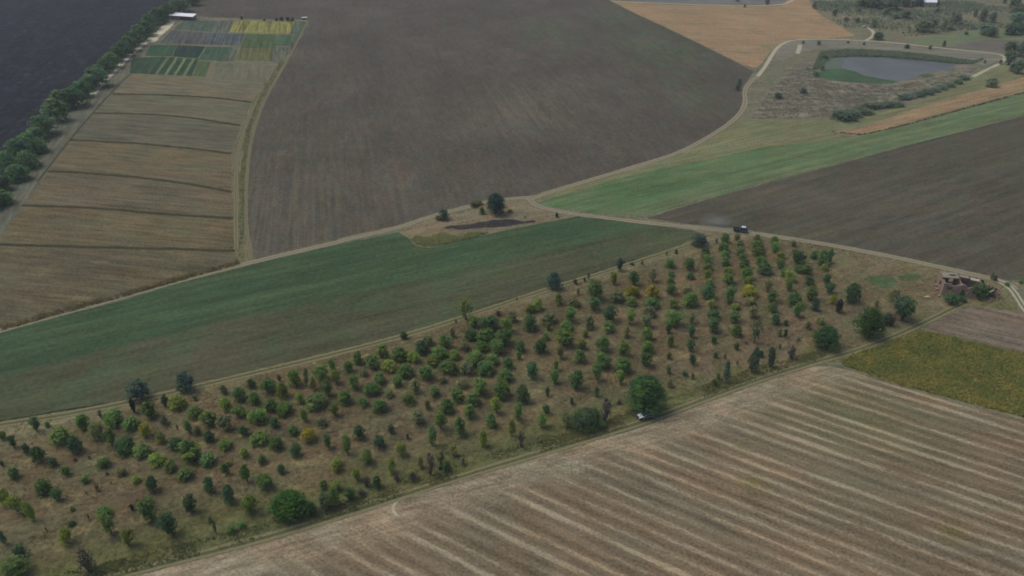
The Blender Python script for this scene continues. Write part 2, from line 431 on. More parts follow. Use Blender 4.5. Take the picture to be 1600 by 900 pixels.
1366.2,42.5,11.2,11.2,f;1307.5,11.2,6.2,5,f;1320,13.8,6.2,6.2,f;1272.5,13.8,8.8,8.8,f;1372.5,61.2,17.5,10,f;1415,27.5,17.5,8.8,f;1400,28.8,10,7.5,f;1445,50,27.5,17.5,f;
1458.8,42.5,12.5,12.5,f;1476.2,45,10,15,f;1495,37.5,17.5,16.2,f;1485,47.5,10,6.2,f;1490,25,6.2,7.5,f;1536.2,32.5,15,17.5,f;1552.5,35,13.8,15,f;1525,26.2,7.5,11.2,f;
1465,20,7.5,6.2,f;1342.5,18.8,6.2,6.2,f;1385,21.2,15,6.2,f;1370,10,25,10,f;1395,11.2,30,12.5,f;1415,9.5,22.5,12.5,f;1350,5.5,30,10,f;1382.5,4.5,27.5,10,f;
1435,7.5,22.5,11.2,f;1461.2,7,15,8.8,f;1587.5,11.2,22.5,11.2,f;1570,5,7.5,6.2,f;1590,27.5,27.5,15,f;1597.5,20,15,12.5,f;1590,40,22.5,20,f;1582.5,52.5,27.5,15,f;
1600,53.8,15,17.5,f;1551.2,57.5,17.5,13.8,f;1540,51.2,22.5,8.8,f;1510,54.2,7.5,5,f;1280,70,7,6.2,f;1350,70.5,5,4.5,f;1417.5,75.5,10,6.2,f;1453.8,76.8,6.2,6.2,f;
1476.2,73,6.2,8.8,f;1255,68,5,5,f;1538.8,98.8,5.5,5,f;1563.8,100,6,6,f;1580,85,25,20,f;1597.5,87.5,20,22.5,f;1578.8,101.2,20,20,f;1592.5,115,20,20,f;1605,107.5,15,20,f;
1582.5,111.2,15,12.5,f;1550,135.5,21.2,13.8,f;1320,182.5,27.5,12.5,f;1335,178.8,22.5,10,f;1350,176.2,20,10,f;1360,170,17.5,12.5,f;1372.5,167.5,17.5,11.2,f;
1385,166.2,15,8.8,f;1400,163.8,17.5,8.8,f;1412.5,155,15,10,f;1422.5,151.2,15,10,f;1435,150,15,10,f;1447.5,146.2,15,10,f;1460,142.5,12.5,8.8,f;1472.5,138.8,12.5,8.8,f;
1485,135,12.5,8.8,f;1497.5,130,12.5,10,f;1507.5,123.8,11.2,10,f;1275,118.8,12.5,7.5,f;1285,110,10,7.5,f;1287.5,92.5,12.5,7.5,f;1215,152.5,15,6.2,f;1255,143.8,15,6.2,f;
1325,67.5,5,3.5,f;1198.7,7,8.8,7.9,f;1152.7,2.6,7.7,6.6,f;1163.7,11.4,6.1,4.4,f;1153.8,141.1,9.8,10.9,f;1156,131.3,7.7,8.8,f;774,335.6,31,33,S;694,343.6,18,16,s;
754,335,10,11,d;684,343.6,10,7,o;797,332,9,6,o;870,340,6.4,7.2,D;820,344,6,7,b;740,323,14,8,o;749,320,12,8,o;285,18,20,24,t;274,22,20,26,t;262,28,22,26,t;
252,34,22,26,t;243,38,24,28,t;232,46,22,26,t;226,56,22,26,t;216,64,24,28,t;207,72,22,26,t;198,80,24,26,t;190,88,24,26,t;181,96,22,26,t;172,106,24,26,t;
163,114,22,24,t;154,122,22,24,t;146,136,32,34,t;134,142,22,24,t;125,152,26,28,t;112,168,32,34,t;94,172,26,36,t;82,190,34,40,t;64,212,36,36,t;54,222,26,26,t;
42,238,34,34,t;24,250,32,36,t;62,238,20,20,t;40,262,28,30,t;8,272,30,40,t;24,282,28,28,t;4,298,24,26,t;2,320,26,26,t;-18,300,34,36,t;-25,330,34,36,t;298,8,20,22,t;
312,-2,20,22,t"""

# ------------------------------------------------------------------ the setting: ground, fields, water, paths
def dirang(p, q):
    a, b = at(*p), at(*q)
    return math.atan2(b.y - a.y, b.x - a.x)


M = {}
M['ground'] = field_mat('rough_pasture', (100, 100, 84), (112, 106, 88), (84, 94, 76), big=0.012, mid=0.06, fine=0.6, streak=0.1,
                        fine_amt=0.2, weeds=[((70, 84, 68), 0.55, 0.66, 0.05, 0.6)])
ground = mesh_obj('ground', [(-2500, -400, 0), (2500, -400, 0), (2500, 3000, 0), (-2500, 3000, 0)], [(0, 1, 2, 3)], M['ground'])
setting(ground, 'olive grey rough pasture between and beyond the fields')

a_central = dirang((420, 390), (445, 180))
a_green = dirang((0, 578), (820, 390))
a_brown = dirang((1100, 312), (1600, 182))
a_parcel = dirang((110, 220), (365, 240))
a_stub = math.radians(-31.5)

# far dark ploughland on the left, mottled with paler and darker clods
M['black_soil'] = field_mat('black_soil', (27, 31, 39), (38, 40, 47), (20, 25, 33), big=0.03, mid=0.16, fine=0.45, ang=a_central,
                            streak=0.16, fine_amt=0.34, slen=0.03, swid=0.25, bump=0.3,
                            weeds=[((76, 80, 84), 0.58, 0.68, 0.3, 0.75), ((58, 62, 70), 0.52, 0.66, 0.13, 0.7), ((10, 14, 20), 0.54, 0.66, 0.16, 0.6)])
sheet('ploughed_field', [(-700, -70), (306, -60), (285, -8), (245, 20), (200, 60), (150, 112), (105, 155), (70, 192), (40, 235),
                         (8, 275), (-30, 335), (-90, 430), (-160, 470), (-800, 470)], 0.02, M['black_soil'],
      label='freshly ploughed black field left of the tree belt')


def central_extra(t, col):
    # thin crop volunteers: paler streaky rows toward the lower left, a pale rise in the middle, green weeds at the far right
    o = t.sep()
    ns = t.noise(1.0, 6, 0.75, vec=t.mapping(a_central, (0.012, 0.55, 1)))
    p = at(400, 380)
    dx = t.math('SUBTRACT', o[0], p.x)
    dy = t.math('SUBTRACT', o[1], p.y)
    dd = t.math('SQRT', t.math('ADD', t.math('MULTIPLY', t.math('MULTIPLY', dx, dx), 3.0), t.math('MULTIPLY', dy, dy)))
    f = t.math('MULTIPLY', t.rng(dd, 20, 150, 0.5, 0.0), t.rng(ns, 0.42, 0.62))
    col = t.mix(f, col, C(104, 100, 84))
    p = at(815, 165)
    dx = t.math('MULTIPLY', t.math('SUBTRACT', o[0], p.x), 1.5)
    dy = t.math('SUBTRACT', o[1], p.y)
    dd = t.math('SQRT', t.math('ADD', t.math('MULTIPLY', dx, dx), t.math('MULTIPLY', dy, dy)))
    f = t.math('MULTIPLY', t.rng(dd, 15, 62, 0.4, 0.0), t.rng(ns, 0.35, 0.6))
    col = t.mix(f, col, C(112, 106, 94))
    # weeds in two drifts
    nw = t.noise(0.12, 6, 0.72)
    for (px, py, r0, r1, amt) in ((1040, 75, 20, 75, 0.8), (960, 28, 10, 45, 0.75), (850, 40, 10, 40, 0.5), (1085, 150, 10, 45, 0.5), (880, 60, 8, 60, .5)):
        p = at(px, py)
        dx = t.math('MULTIPLY', t.math('SUBTRACT', o[0], p.x), 1.6)
        dy = t.math('SUBTRACT', o[1], p.y)
        dd = t.math('SQRT', t.math('ADD', t.math('MULTIPLY', dx, dx), t.math('MULTIPLY', dy, dy)))
        f = t.math('MULTIPLY', t.rng(dd, r0, r1, amt, 0.0), t.rng(nw, 0.47, 0.58))
        col = t.mix(f, col, C(72, 92, 64))
    return col


M['brown_soil'] = field_mat('brown_soil', (75, 70, 64), (84, 78, 72), (70, 71, 62), big=0.014, mid=0.05, fine=0.7, ang=a_central,
                            streak=0.035, fine_amt=0.13, slen=0.02, swid=0.5, extra=central_extra,
                            weeds=[((82, 88, 66), 0.63, 0.7, 0.16, 0.55), ((98, 92, 80), 0.58, 0.68, 0.07, 0.4)])
sheet('ploughed_field', [(318, -70), (287, 10), (284, 24), (330, 27), (400, 30), (482, 31), (474, 48), (446, 98), (410, 160), (392, 210), (384, 280), (384, 350),
                         (398, 406), (450, 393), (540, 370), (620, 352), (700, 327), (760, 312), (828, 305), (900, 285), (980, 261),
                         (1060, 237), (1110, 211), (1148, 184), (1162, 160), (1160, 136), (1178, 112), (1150, 97), (1100, 72), (1050, 48), (1000, 25), (952, 1),
                         (905, -25), (840, -60)], 0.02, M['brown_soil'], label='large dark brown ploughed field in the middle distance')

M['ripe_grain'] = field_mat('ripe_crop', (138, 116, 92), (148, 122, 96), (122, 114, 90), big=0.012, mid=0.06, fine=0.7, ang=dirang((1000, 20), (1300, 35)),
                            streak=0.14, fine_amt=0.14, weeds=[((104, 106, 80), 0.57, 0.68, 0.03, 0.7)])
sheet('dry_crop_field', [(954, 1), (1000, 24), (1050, 47), (1100, 71), (1150, 96), (1180, 107), (1192, 98), (1200, 84), (1214, 70), (1236, 61),
                         (1290, 60), (1336, 56), (1320, 45), (1298, 33), (1278, 20), (1268, 10), (1262, -6), (1240, -14), (1222, 10),
                         (1130, 10), (1030, 7)], 0.03, M['ripe_grain'], label='orange tan dry crop field beyond the ploughland')
M['far_grey'] = field_mat('far_stubble', (96, 98, 100), (104, 104, 104), None, big=0.02, streak=0.06, fine_amt=0.1)
sheet('stubble_field', [(930, -40), (958, -1), (1030, 4), (1130, 7), (1222, 6), (1238, -20)], 0.02, M['far_grey'],
      label='pale grey stubble beyond the tan field')

# --- marsh and pond
M['marsh'] = field_mat('reed_marsh', (104, 99, 90), (116, 108, 97), (84, 92, 74), big=0.03, mid=0.1, fine=0.8, ang=0.1, streak=0.25, slen=0.05, swid=0.25,
                       fine_amt=0.25, weeds=[((72, 84, 66), 0.56, 0.64, 0.08, 0.8)])
sheet('marsh', [(1172, 186), (1186, 160), (1204, 136), (1224, 112), (1252, 98), (1290, 84), (1350, 80), (1430, 84), (1500, 94), (1530, 104), (1512, 124),
                (1450, 152), (1380, 172), (1310, 184), (1230, 187)], 0.03, M['marsh'], 0.8, label='grey brown reed marsh round the pond')
M['alkali'] = field_mat('bank_earth', (108, 106, 98), (116, 112, 104), (96, 98, 86), big=0.03)
sheet('pond_bank', [(1206, 84), (1222, 67), (1260, 63), (1340, 64), (1450, 74), (1560, 85), (1566, 92), (1540, 104), (1505, 96), (1440, 82), (1350, 76),
                    (1280, 76), (1245, 84), (1222, 96)], 0.035, M['alkali'], label='grey earth bank between the dirt road and the pond reeds')
t = NT('pond_water')
n = t.noise(0.8, 3, 0.5)
M['water'] = t.matt(t.mix(t.rng(t.noise(0.06, 4, 0.6), 0.4, 0.62), (0.075, 0.08, 0.066, 1), (0.11, 0.108, 0.09, 1)), 0.32, t.bump(n, 0.03, 0.4), 0.25)
sheet('pond', [(1300, 92), (1330, 87), (1380, 88), (1440, 93), (1500, 99), (1484, 109), (1452, 114), (1420, 124), (1376, 129), (1330, 126), (1290, 122), (1282, 112)],
      0.05, M['water'], 0.3, label='small grey pond')
M['algae'] = field_mat('pond_weed', (64, 88, 64), (58, 80, 58), (84, 96, 80), big=0.05, mid=0.15, streak=0.08, fine_amt=0.1)
sheet('algae', [(1280, 114), (1290, 108), (1318, 107), (1338, 112), (1352, 119), (1380, 124), (1406, 127), (1392, 131), (1345, 130), (1300, 126), (1278, 121)],
      0.07, M['algae'], 0.5, label='green algae on the left end of the pond')
M['algae2'] = field_mat('pale_pond_weed', (84, 98, 88), (92, 102, 96), None, big=0.06, streak=0.08, fine_amt=0.1)
sheet('algae', [(1294, 92), (1312, 88), (1318, 96), (1316, 106), (1292, 108), (1284, 104)], 0.06, M['algae2'], 0.5, label='pale weed in the upper left corner of the pond')
sheet('algae', [(1436, 117), (1452, 115), (1462, 119), (1446, 122)], 0.07, M['algae'], 0.3, label='small green weed patch at the right end of the pond')
# meadow and cultivated plots at the far right
M['meadow'] = field_mat('far_meadow', (96, 108, 82), (104, 110, 86), (88, 100, 76), big=0.02, streak=0.1, fine_amt=0.1)
sheet('meadow', [(1412, 64), (1520, 48), (1600, 44), (1760, 40), (1760, 62), (1540, 62), (1478, 72), (1450, 71)], 0.02, M['meadow'], label='pale green meadow behind the pond road')
M['far_brown'] = field_mat('far_plough', (94, 90, 86), (100, 94, 90), None, big=0.02, streak=0.08, fine_amt=0.1)
sheet('ploughed_field', [(1482, 74), (1540, 63), (1640, 62), (1640, 78), (1572, 82)], 0.025, M['far_brown'], label='small grey brown plot behind the pond road')

# --- belt of green and dry strips right of the track
M['olive'] = field_mat('olive_grass', (106, 108, 80), (112, 110, 84), (88, 102, 72), big=0.02, mid=0.08, ang=a_brown, streak=0.14, fine_amt=0.14,
                       weeds=[((90, 84, 66), 0.6, 0.7, 0.04, 0.5)])
sheet('pasture', [(836, 309), (900, 290), (980, 266), (1060, 242), (1110, 216), (1152, 189), (1180, 188), (1240, 189), (1300, 187), (1300, 206), (1330, 214), (1330, 217), (1200, 229), (1060, 259), (950, 284), (870, 307)],
      0.03, M['olive'], 0.4, label='olive dry grass between the curving dirt track and the green strip')
sheet('pasture', [(1302, 186), (1380, 175), (1450, 155), (1516, 125), (1540, 108), (1580, 96), (1640, 92), (1900, 44), (1900, 50), (1600, 121), (1452, 163), (1344, 199), (1302, 206)],
      0.032, M['olive'], 0.3, label='olive dry grass bank between the marsh and the orange strip')


def green_core(t, col):
    v = t.line(at(900, 322), at(1600, 168), 1)
    w = t.math('ADD', v, t.math('MULTIPLY', t.math('SUBTRACT', t.noise(0.05, 4, 0.6), 0.5), 22.0))
    core = t.math('MULTIPLY', t.rng(w, -26, -14), t.rng(w, 4, 14, 1, 0))
    ox = t.sep()[0]
    core = t.math('MULTIPLY', core, t.rng(ox, 60, 190, 1.0, 0.25))
    core = t.math('MULTIPLY', core, t.rng(t.noise(0.06, 4, 0.65), 0.34, 0.56))
    return t.mix(t.math('MULTIPLY', core, 0.75), col, C(72, 102, 64))


M['green_strip'] = field_mat('green_grass', (90, 104, 76), (100, 108, 82), (82, 98, 70), big=0.03, mid=0.08, ang=a_brown, streak=0.14, slen=0.015, swid=0.3,
                             fine_amt=0.12, extra=green_core, weeds=[((112, 110, 86), 0.58, 0.68, 0.05, 0.5)])
sheet('grass_strip', [(838, 318), (870, 307), (950, 284), (1060, 259), (1200, 229), (1330, 217), (1402, 199), (1500, 172), (1600, 145), (1900, 62), (2000, 30), (2000, 82), (1900, 108),
                      (1600, 180), (1400, 231), (1200, 284), (1100, 312), (1008, 338), (930, 334), (870, 325)], 0.04, M['green_strip'], 0.5,
      label='bright green grass strip crossing to the right edge')
M['dry_strip'] = field_mat('dry_maize', (132, 112, 88), (140, 118, 92), (114, 106, 82), big=0.03, mid=0.12, ang=a_brown, streak=0.18, fine_amt=0.2)
sheet('dry_crop_field', [(1300, 207), (1344, 199), (1452, 163), (1600, 121), (1900, 40), (2000, 10), (2000, 34), (1900, 64), (1600, 143), (1500, 170), (1402, 197), (1352, 209), (1325, 209)],
      0.06, M['dry_strip'], 0.5, label='narrow orange strip of dry crop along the green strip')
M['right_soil'] = field_mat('right_soil', (74, 71, 62), (80, 75, 67), (72, 77, 58), big=0.012, mid=0.06, fine=0.8, ang=a_brown, streak=0.12, slen=0.01, swid=0.22,
                            fine_amt=0.12, mid_amt=0.55, weeds=[((84, 86, 62), 0.56, 0.68, 0.04, 0.45)])
sheet('ploughed_field', [(1010, 341), (1100, 313), (1200, 285), (1400, 232), (1600, 181), (1900, 109), (2050, 70), (2300, 520), (2000, 500), (1640, 446), (1600, 438), (1562, 436),
                         (1530, 427), (1480, 417), (1380, 395), (1280, 376), (1200, 364), (1160, 357), (1080, 351)], 0.03, M['right_soil'], 0.3,
      label='dark brown ploughed field on the right with faint green haze of weeds')


# --- long green field in the middle, greener above and browner below
def half_green(t, col):
    v = t.line(at(0, 582), at(820, 398), 1)
    w = t.math('ADD', v, t.math('MULTIPLY', t.math('SUBTRACT', t.noise(1.0, 5, 0.7, vec=t.mapping(a_green, (0.012, 0.09, 1))), 0.5), 17.0))
    f = t.rng(w, -3, 2.5, 1.0, 0.0)
    g = t.mix(t.rng(t.noise(1.0, 5, 0.65, vec=t.mapping(a_green, (0.012, 0.12, 1))), 0.4, 0.62), C(57, 75, 54), C(65, 82, 59))
    return t.mix(f, col, g)


M['green_crop'] = field_mat('young_green_crop', (70, 77, 56), (77, 75, 60), (66, 80, 57), big=0.016, mid=0.06, fine=0.8, ang=a_green, streak=0.13, slen=0.012, swid=0.3,
                            fine_amt=0.13, extra=half_green, mid_amt=0.8)
sheet('green_crop_field', [(-400, 625), (-120, 552), (0, 521), (100, 493), (200, 466), (300, 437), (400, 412), (500, 388), (622, 363), (636, 370), (650, 384), (672, 387), (720, 376),
                           (800, 358), (902, 338), (1000, 349), (1082, 360), (1102, 366), (1050, 388), (950, 420), (850, 450), (740, 488), (640, 520), (500, 556),
                           (350, 591), (220, 622), (100, 642), (0, 660), (-200, 692), (-500, 740)], 0.03, M['green_crop'], 0.3,
      label='long green crop field running across the middle, bare brown along its lower half')
M['fallow'] = field_mat('fallow', (112, 102, 84), (120, 106, 90), (98, 100, 76), big=0.05, mid=0.15, fine=1.0, ang=a_green, streak=0.16, fine_amt=0.2, slen=0.05, swid=0.3,
                        weeds=[((86, 90, 66), 0.55, 0.63, 0.12, 0.7)])
sheet('fallow_ground', [(622, 361), (700, 335), (760, 319), (826, 312), (840, 322), (880, 331), (902, 336), (800, 357), (720, 375), (668, 387), (650, 383), (638, 371)], 0.04, M['fallow'], 0.4,
      label='tan triangle of fallow ground beside the track junction')
M['burnt'] = field_mat('burnt_ground', (46, 45, 48), (54, 51, 53), (78, 73, 66), big=0.1, mid=0.3, fine=1.5, streak=0.2, fine_amt=0.3)
sheet('burnt_patch', [(700, 353), (735, 350), (770, 344), (800, 342), (818, 345), (834, 344), (838, 347), (815, 351), (790, 354), (755, 357), (720, 359), (690, 357)], 0.05, M['burnt'], 0.6, 1.0,
      label='blackened burnt patch in the tan fallow triangle')

# --- dry strips on the left slope
lefts = [(205, 117), (177, 147), (148, 177), (110, 219), (76, 268), (36, 321), (2, 382), (-75, 540)]
rights = [(428, 122), (410, 130), (393, 160), (376, 196), (362, 240), (362, 300), (364, 342), (366, 392)]
tints = [((112, 104, 86), (118, 108, 88), (102, 98, 80)), ((102, 99, 80), (108, 102, 84), (98, 98, 76)), ((98, 93, 80), (102, 96, 82), (92, 92, 74)),
         ((104, 94, 74), (110, 98, 78), (96, 92, 66)), ((106, 94, 76), (102, 94, 78), (94, 88, 68)), ((104, 93, 72), (108, 96, 76), (92, 90, 64)),
         ((94, 86, 70), (104, 94, 72), (84, 82, 62))]
curve = [(205, 117), (280, 118), (340, 126), (428, 134)], [(177, 147), (270, 149), (340, 153), (393, 160)], [(148, 177), (230, 178), (300, 184), (376, 196)], \
    [(110, 219), (200, 223), (290, 231), (362, 240)], [(76, 268), (150, 271), (270, 283), (362, 300)], [(36, 321), (140, 324), (260, 335), (364, 341)], \
    [(-8, 382), (100, 385), (220, 388), (366, 392)], [(-70, 535), (0, 514), (100, 488), (200, 461), (300, 432), (374, 412)]
for i in range(7):
    c1, c2, c3 = tints[i]
    c1, c2, c3 = [(q[0] * 0.91, q[1] * 0.925, q[2] * 0.93) for q in (c1, c2, c3)]
    m = field_mat('dry_strip_ground', c1, c2, c3, big=0.04, mid=0.14, fine=1.2, ang=a_parcel, streak=0.2, slen=0.04, swid=0.5, fine_amt=0.18,
                  weeds=[((118, 108, 70), 0.58, 0.68, 0.1, 0.55), ((112, 96, 76), 0.56, 0.66, 0.08, 0.4)])
    top, bot = list(curve[i]), list(curve[i + 1])
    ordn = ['topmost', 'second', 'third', 'fourth', 'fifth', 'sixth', 'lowest'][i]
    sheet('dry_field', top + bot[::-1], 0.03, m, 0.2, label='%s of the seven dry brown strips on the left' % ordn)
M['bund'] = plain_mat('bank_grass', C(64, 62, 46), 0.95, 0.05, 0.3, 1.2, bump=0.1)
for i in range(1, 7):
    pts = densify(smooth([at(x, y) for x, y in curve[i]], 2), 1.5, 0.2, False, i * 3.1)
    verts, faces = [], []
    for j, p in enumerate(pts):
        tn = pts[min(j + 1, len(pts) - 1)] - pts[max(j - 1, 0)]
        tn.normalize()
        nr = Vector((-tn.y, tn.x, 0))
        h = 0.42 + 0.3 * noise.noise(p * 0.4)
        for k, z in ((-0.9, 0.0), (-0.3, h), (0.3, h * 0.9), (0.9, 0.0)):
            q = p + nr * k
            verts.append((q.x, q.y, 0.02 + z))
    for j in range(len(pts) - 1):
        for k in range(3):
            a = j * 4 + k
            faces.append((a, a + 4, a + 5, a + 1))
    setting(mesh_obj('grass_bank', verts, faces, M['bund'], smooth_shade=True), 'low dark grassy bank between two dry strips')
M['verge'] = field_mat('verge', (98, 96, 74), (108, 102, 80), (84, 84, 64), big=0.05, mid=0.15, ang=a_central, streak=0.2, fine_amt=0.2, slen=0.05,
                       weeds=[((80, 84, 60), 0.55, 0.65, 0.12, 0.7)])
sheet('grass_verge', [(482, 33), (474, 48), (446, 98), (410, 160), (392, 210), (384, 280), (384, 350), (398, 406), (374, 412), (367, 392), (364, 342), (362, 300), (363, 240),
                      (377, 196), (394, 160), (411, 130), (432, 110), (448, 70), (466, 33)], 0.035, M['verge'], 0.3, label='rough grass verge between the dry strips and the dark field')
M['roadside'] = field_mat('beaten_verge', (92, 94, 84), (100, 98, 86), (82, 86, 68), big=0.04, mid=0.12, streak=0.18, ang=dirang((0, 345), (130, 150)), fine_amt=0.18, slen=0.05)
sheet('grass_verge', [(262, 30), (283, 22), (262, 40), (240, 64), (210, 112), (205, 119), (178, 148), (149, 178), (111, 220), (77, 269), (37, 322), (-2, 382), (-70, 535), (-120, 550),
                      (-150, 470), (-90, 430), (-30, 335), (8, 280), (40, 240), (70, 196), (105, 160), (150, 118), (200, 68), (240, 30)], 0.025, M['roadside'], 0.3,
      label='grey green lane between the tree belt and the dry strips')

# --- garden plots (x, y on a five-times enlargement of the map)
G = lambda *p: [(200 + x / 5.333, y / 5.333) for x, y in p]
plots = [
    ('yellow vegetable plot at the far edge of the garden', G((890, 172), (1390, 180), (1345, 282), (840, 270)), (128, 126, 74), (138, 134, 80), (112, 120, 70), 0.24),
    ('green plot below the yellow plot', G((975, 285), (1248, 288), (1218, 400), (940, 400)), (78, 98, 66), (86, 102, 68), None, 0.1),
    ('yellowish plot in the middle of the garden', G((938, 402), (1216, 402), (1180, 510), (890, 505)), (98, 100, 66), (106, 104, 70), (86, 96, 64), 0.12),
    ('blue green plot at the right of the garden', G((1252, 290), (1400, 288), (1352, 384), (1220, 384)), (76, 102, 80), (84, 108, 82), None, 0.16),
    ('grey green plot in the right corner of the garden', G((1214, 390), (1342, 392), (1262, 532), (1184, 512)), (94, 100, 88), (100, 104, 90), None, 0.18),
    ('grey plot with faint rows beside the white lane', G((362, 250), (640, 272), (616, 372), (268, 358)), (84, 86, 90), (90, 92, 92), (84, 94, 78), 0.18),
    ('grey blue plot with diagonal rows', G((644, 272), (972, 282), (938, 380), (620, 373)), (82, 88, 94), (90, 96, 98), (84, 98, 84), 0.2),
    ('dull green plot below the white shed', G((470, 166), (730, 172), (696, 268), (380, 246)), (80, 94, 86), (86, 98, 84), (78, 90, 82), 0.16),
    ('grey green rows left of the yellow plot', G((734, 172), (880, 172), (830, 274), (700, 268)), (84, 92, 84), (94, 98, 88), None, 0.22),
    ('bright green plot at the left of the garden', G((190, 375), (412, 375), (366, 470), (140, 465)), (56, 86, 64), (62, 90, 66), None, 0.08),
    ('dark green plot in the middle left of the garden', G((416, 375), (644, 388), (584, 488), (370, 470)), (42, 62, 56), (46, 68, 58), None, 0.1),
    ('teal green plot in the garden centre', G((650, 390), (850, 394), (802, 512), (590, 498)), (64, 88, 72), (70, 92, 74), None, 0.1),
    ('narrow grey plot right of the teal plot', G((854, 394), (936, 390), (886, 512), (806, 512)), (88, 94, 86), (98, 104, 84), None, 0.2),
    ('light green wedge beside the dry plot', G((590, 506), (690, 516), (640, 640), (538, 634)), (80, 98, 66), (84, 100, 68), None, 0.1),
    ('dry grey brown plot in the lower right of the garden', G((692, 520), (1250, 548), (1184, 692), (642, 656)), (112, 110, 94), (118, 114, 96), (108, 110, 88), 0.08),
    ('row plot at the far right strip of the garden', G((1392, 180), (1530, 178), (1460, 300), (1404, 286), (1350, 284)), (84, 96, 82), (90, 100, 84), None, 0.2),
    ('strip of grass rows down the right side of the garden', G((1404, 290), (1458, 302), (1270, 536), (1344, 392)), (88, 94, 82), (96, 100, 86), None, 0.2),
]
a_plot = dirang((205, 112), (255, 40))
for lb, px, c1, c2, c3, st in plots:
    c1, c2, c3 = [tuple(v * 0.88 for v in q) if q else None for q in (c1, c2, c3)]
    m = field_mat('garden_plot_ground', c1, c2, c3, big=0.08, mid=0.2, fine=1.0, ang=a_plot, streak=st * 1.5, slen=0.02, swid=0.55, fine_amt=0.12)
    sheet('garden_plot', px, 0.04, m, 0.15, 1.5, label=lb)


def stripes(t, col):
    p, q = at(240, 119), at(262, 88)
    d = (q - p)
    d.normalize()
    o = t.sep()
    v = t.math('SUBTRACT', t.math('ADD', t.math('MULTIPLY', o[0], d.y), t.math('MULTIPLY', o[1], -d.x)), p.x * d.y - p.y * d.x)
    s = t.math('SINE', t.math('ADD', t.math('MULTIPLY', v, 2 * math.pi / 5.2), t.math('MULTIPLY', t.noise(0.12, 2), 1.5)))
    f = t.math('MULTIPLY', t.rng(s, 0.25, 0.8), t.rng(v, -5, 3, 0.15, 1.0))
    f = t.math('MULTIPLY', f, t.rng(v, 14, 24, 1.0, 0.35))
    return t.mix(f, col, C(98, 110, 74))


m = field_mat('striped_plot_ground', (42, 62, 50), (46, 68, 52), (56, 68, 58), big=0.06, extra=stripes, streak=0.12, ang=a_plot, fine_amt=0.16)
sheet('garden_plot', G((34, 482), (300, 474), (590, 494), (530, 634), (10, 610)), 0.04, m, 0.2, label='striped plot of dark rows and pale rows at the left of the garden')
M['hedge'] = plain_mat('hedge_grass', C(60, 66, 52), 0.95, 0.05, 0.3, 1.0)
M['whitesand'] = path_mat('white_sand', (204, 194, 174), (176, 168, 148), (130, 128, 106), ruts=False, soft=0.9)
strip('path', [(145, 147), (160, 130), (185, 104), (205, 84), (228, 66), (246, 52), (262, 36), (272, 34)], 5.0, 0.06, M['whitesand'], 'broken pale sandy lane beside the garden')
strip('path', [(236, 66), (248, 54), (258, 46), (268, 34)], 7.5, 0.064, M['whitesand'], 'widest pale stretch of the sandy lane')

# --- orchard floor


def orchard_extra(t, col):
    o = t.sep()
    v = t.line(at(0, 668), at(1100, 372), 1)
    # pale dry grass along the upper edge, olive grass along the lower track
    nn = t.math('MULTIPLY', t.math('SUBTRACT', t.noise(0.14, 4, 0.65), 0.5), 12.0)
    w = t.math('ADD', v, nn)
    col = t.mix(t.rng(w, 4, 10, 0.75, 0.0), col, C(118, 112, 88))
    v2 = t.line(at(200, 888), at(1000, 662), 1)
    w2 = t.math('ADD', v2, nn)
    col = t.mix(t.math('MULTIPLY', t.rng(w2, -13, -5, 0.0, 0.75), 1.0), col, C(84, 90, 56))
    ns = t.noise(0.06, 5, 0.68)
    right = t.math('MULTIPLY', t.rng(o[0], 70, 130), t.rng(ns, 0.35, 0.6))
    col = t.mix(t.math('MULTIPLY', right, 0.7), col, C(108, 104, 78))
    # old tilled lanes between the tree rows
    sv = t.mapping(dirang((1040, 560), (1075, 400)), (0.02, 0.16, 1))
    col = t.mix(t.math('MULTIPLY', t.rng(t.noise(1.0, 4, 0.6, vec=sv), 0.5, 0.62), t.math('MULTIPLY', t.rng(o[0], 20, 50), 0.5)), col, C(110, 94, 80))
    return col


M['orchard'] = field_mat('orchard_floor', (90, 78, 62), (98, 88, 68), (93, 92, 66), big=0.05, mid=0.11, fine=0.9, ang=a_green, streak=0.13, slen=0.07, swid=0.35,
                         fine_amt=0.2, extra=orchard_extra, mid_amt=0.7,
                         weeds=[((112, 90, 74), 0.56, 0.67, 0.09, 0.5), ((88, 90, 62), 0.54, 0.66, 0.07, 0.6), ((128, 118, 88), 0.54, 0.64, 0.16, 0.65), ((76, 84, 54), 0.56, 0.66, 0.12, 0.7)])
ORCH = [(-500, 735), (-200, 690), (0, 658), (100, 641), (220, 621), (350, 590), (500, 555), (640, 519), (740, 487), (850, 449), (950, 419), (1050, 387), (1104, 364), (1160, 360), (1200, 367),
        (1280, 380), (1380, 400), (1480, 421), (1562, 440), (1580, 452), (1592, 486), (1520, 477), (1480, 489), (1440, 514), (1340, 547), (1310, 560), (1290, 568), (1272, 569), (1200, 590), (1150, 607), (1100, 628),
        (1000, 666), (850, 708), (700, 753), (550, 803), (400, 848), (210, 897), (60, 935), (-200, 1010), (-500, 1060)]
sheet('orchard_ground', ORCH, 0.03, M['orchard'], 0.3, label='dry reddish brown orchard floor with olive grass')
M['weedy'] = field_mat('green_weeds', (74, 90, 62), (80, 94, 64), None, big=0.08, fine=1.2, fine_amt=0.25)
sheet('grass_patch', [(1346, 436), (1360, 430), (1385, 430), (1398, 437), (1404, 446), (1385, 450), (1362, 444)], 0.06, M['weedy'], 0.8, 1.0, label='larger dark green grass patch left of the ruin')
sheet('grass_patch', [(1404, 434), (1416, 427), (1436, 426), (1440, 434), (1428, 438), (1410, 438)], 0.06, M['weedy'], 0.8, 1.0, label='smaller dark green grass patch left of the ruin')

# --- stubble with combine swaths in the foreground


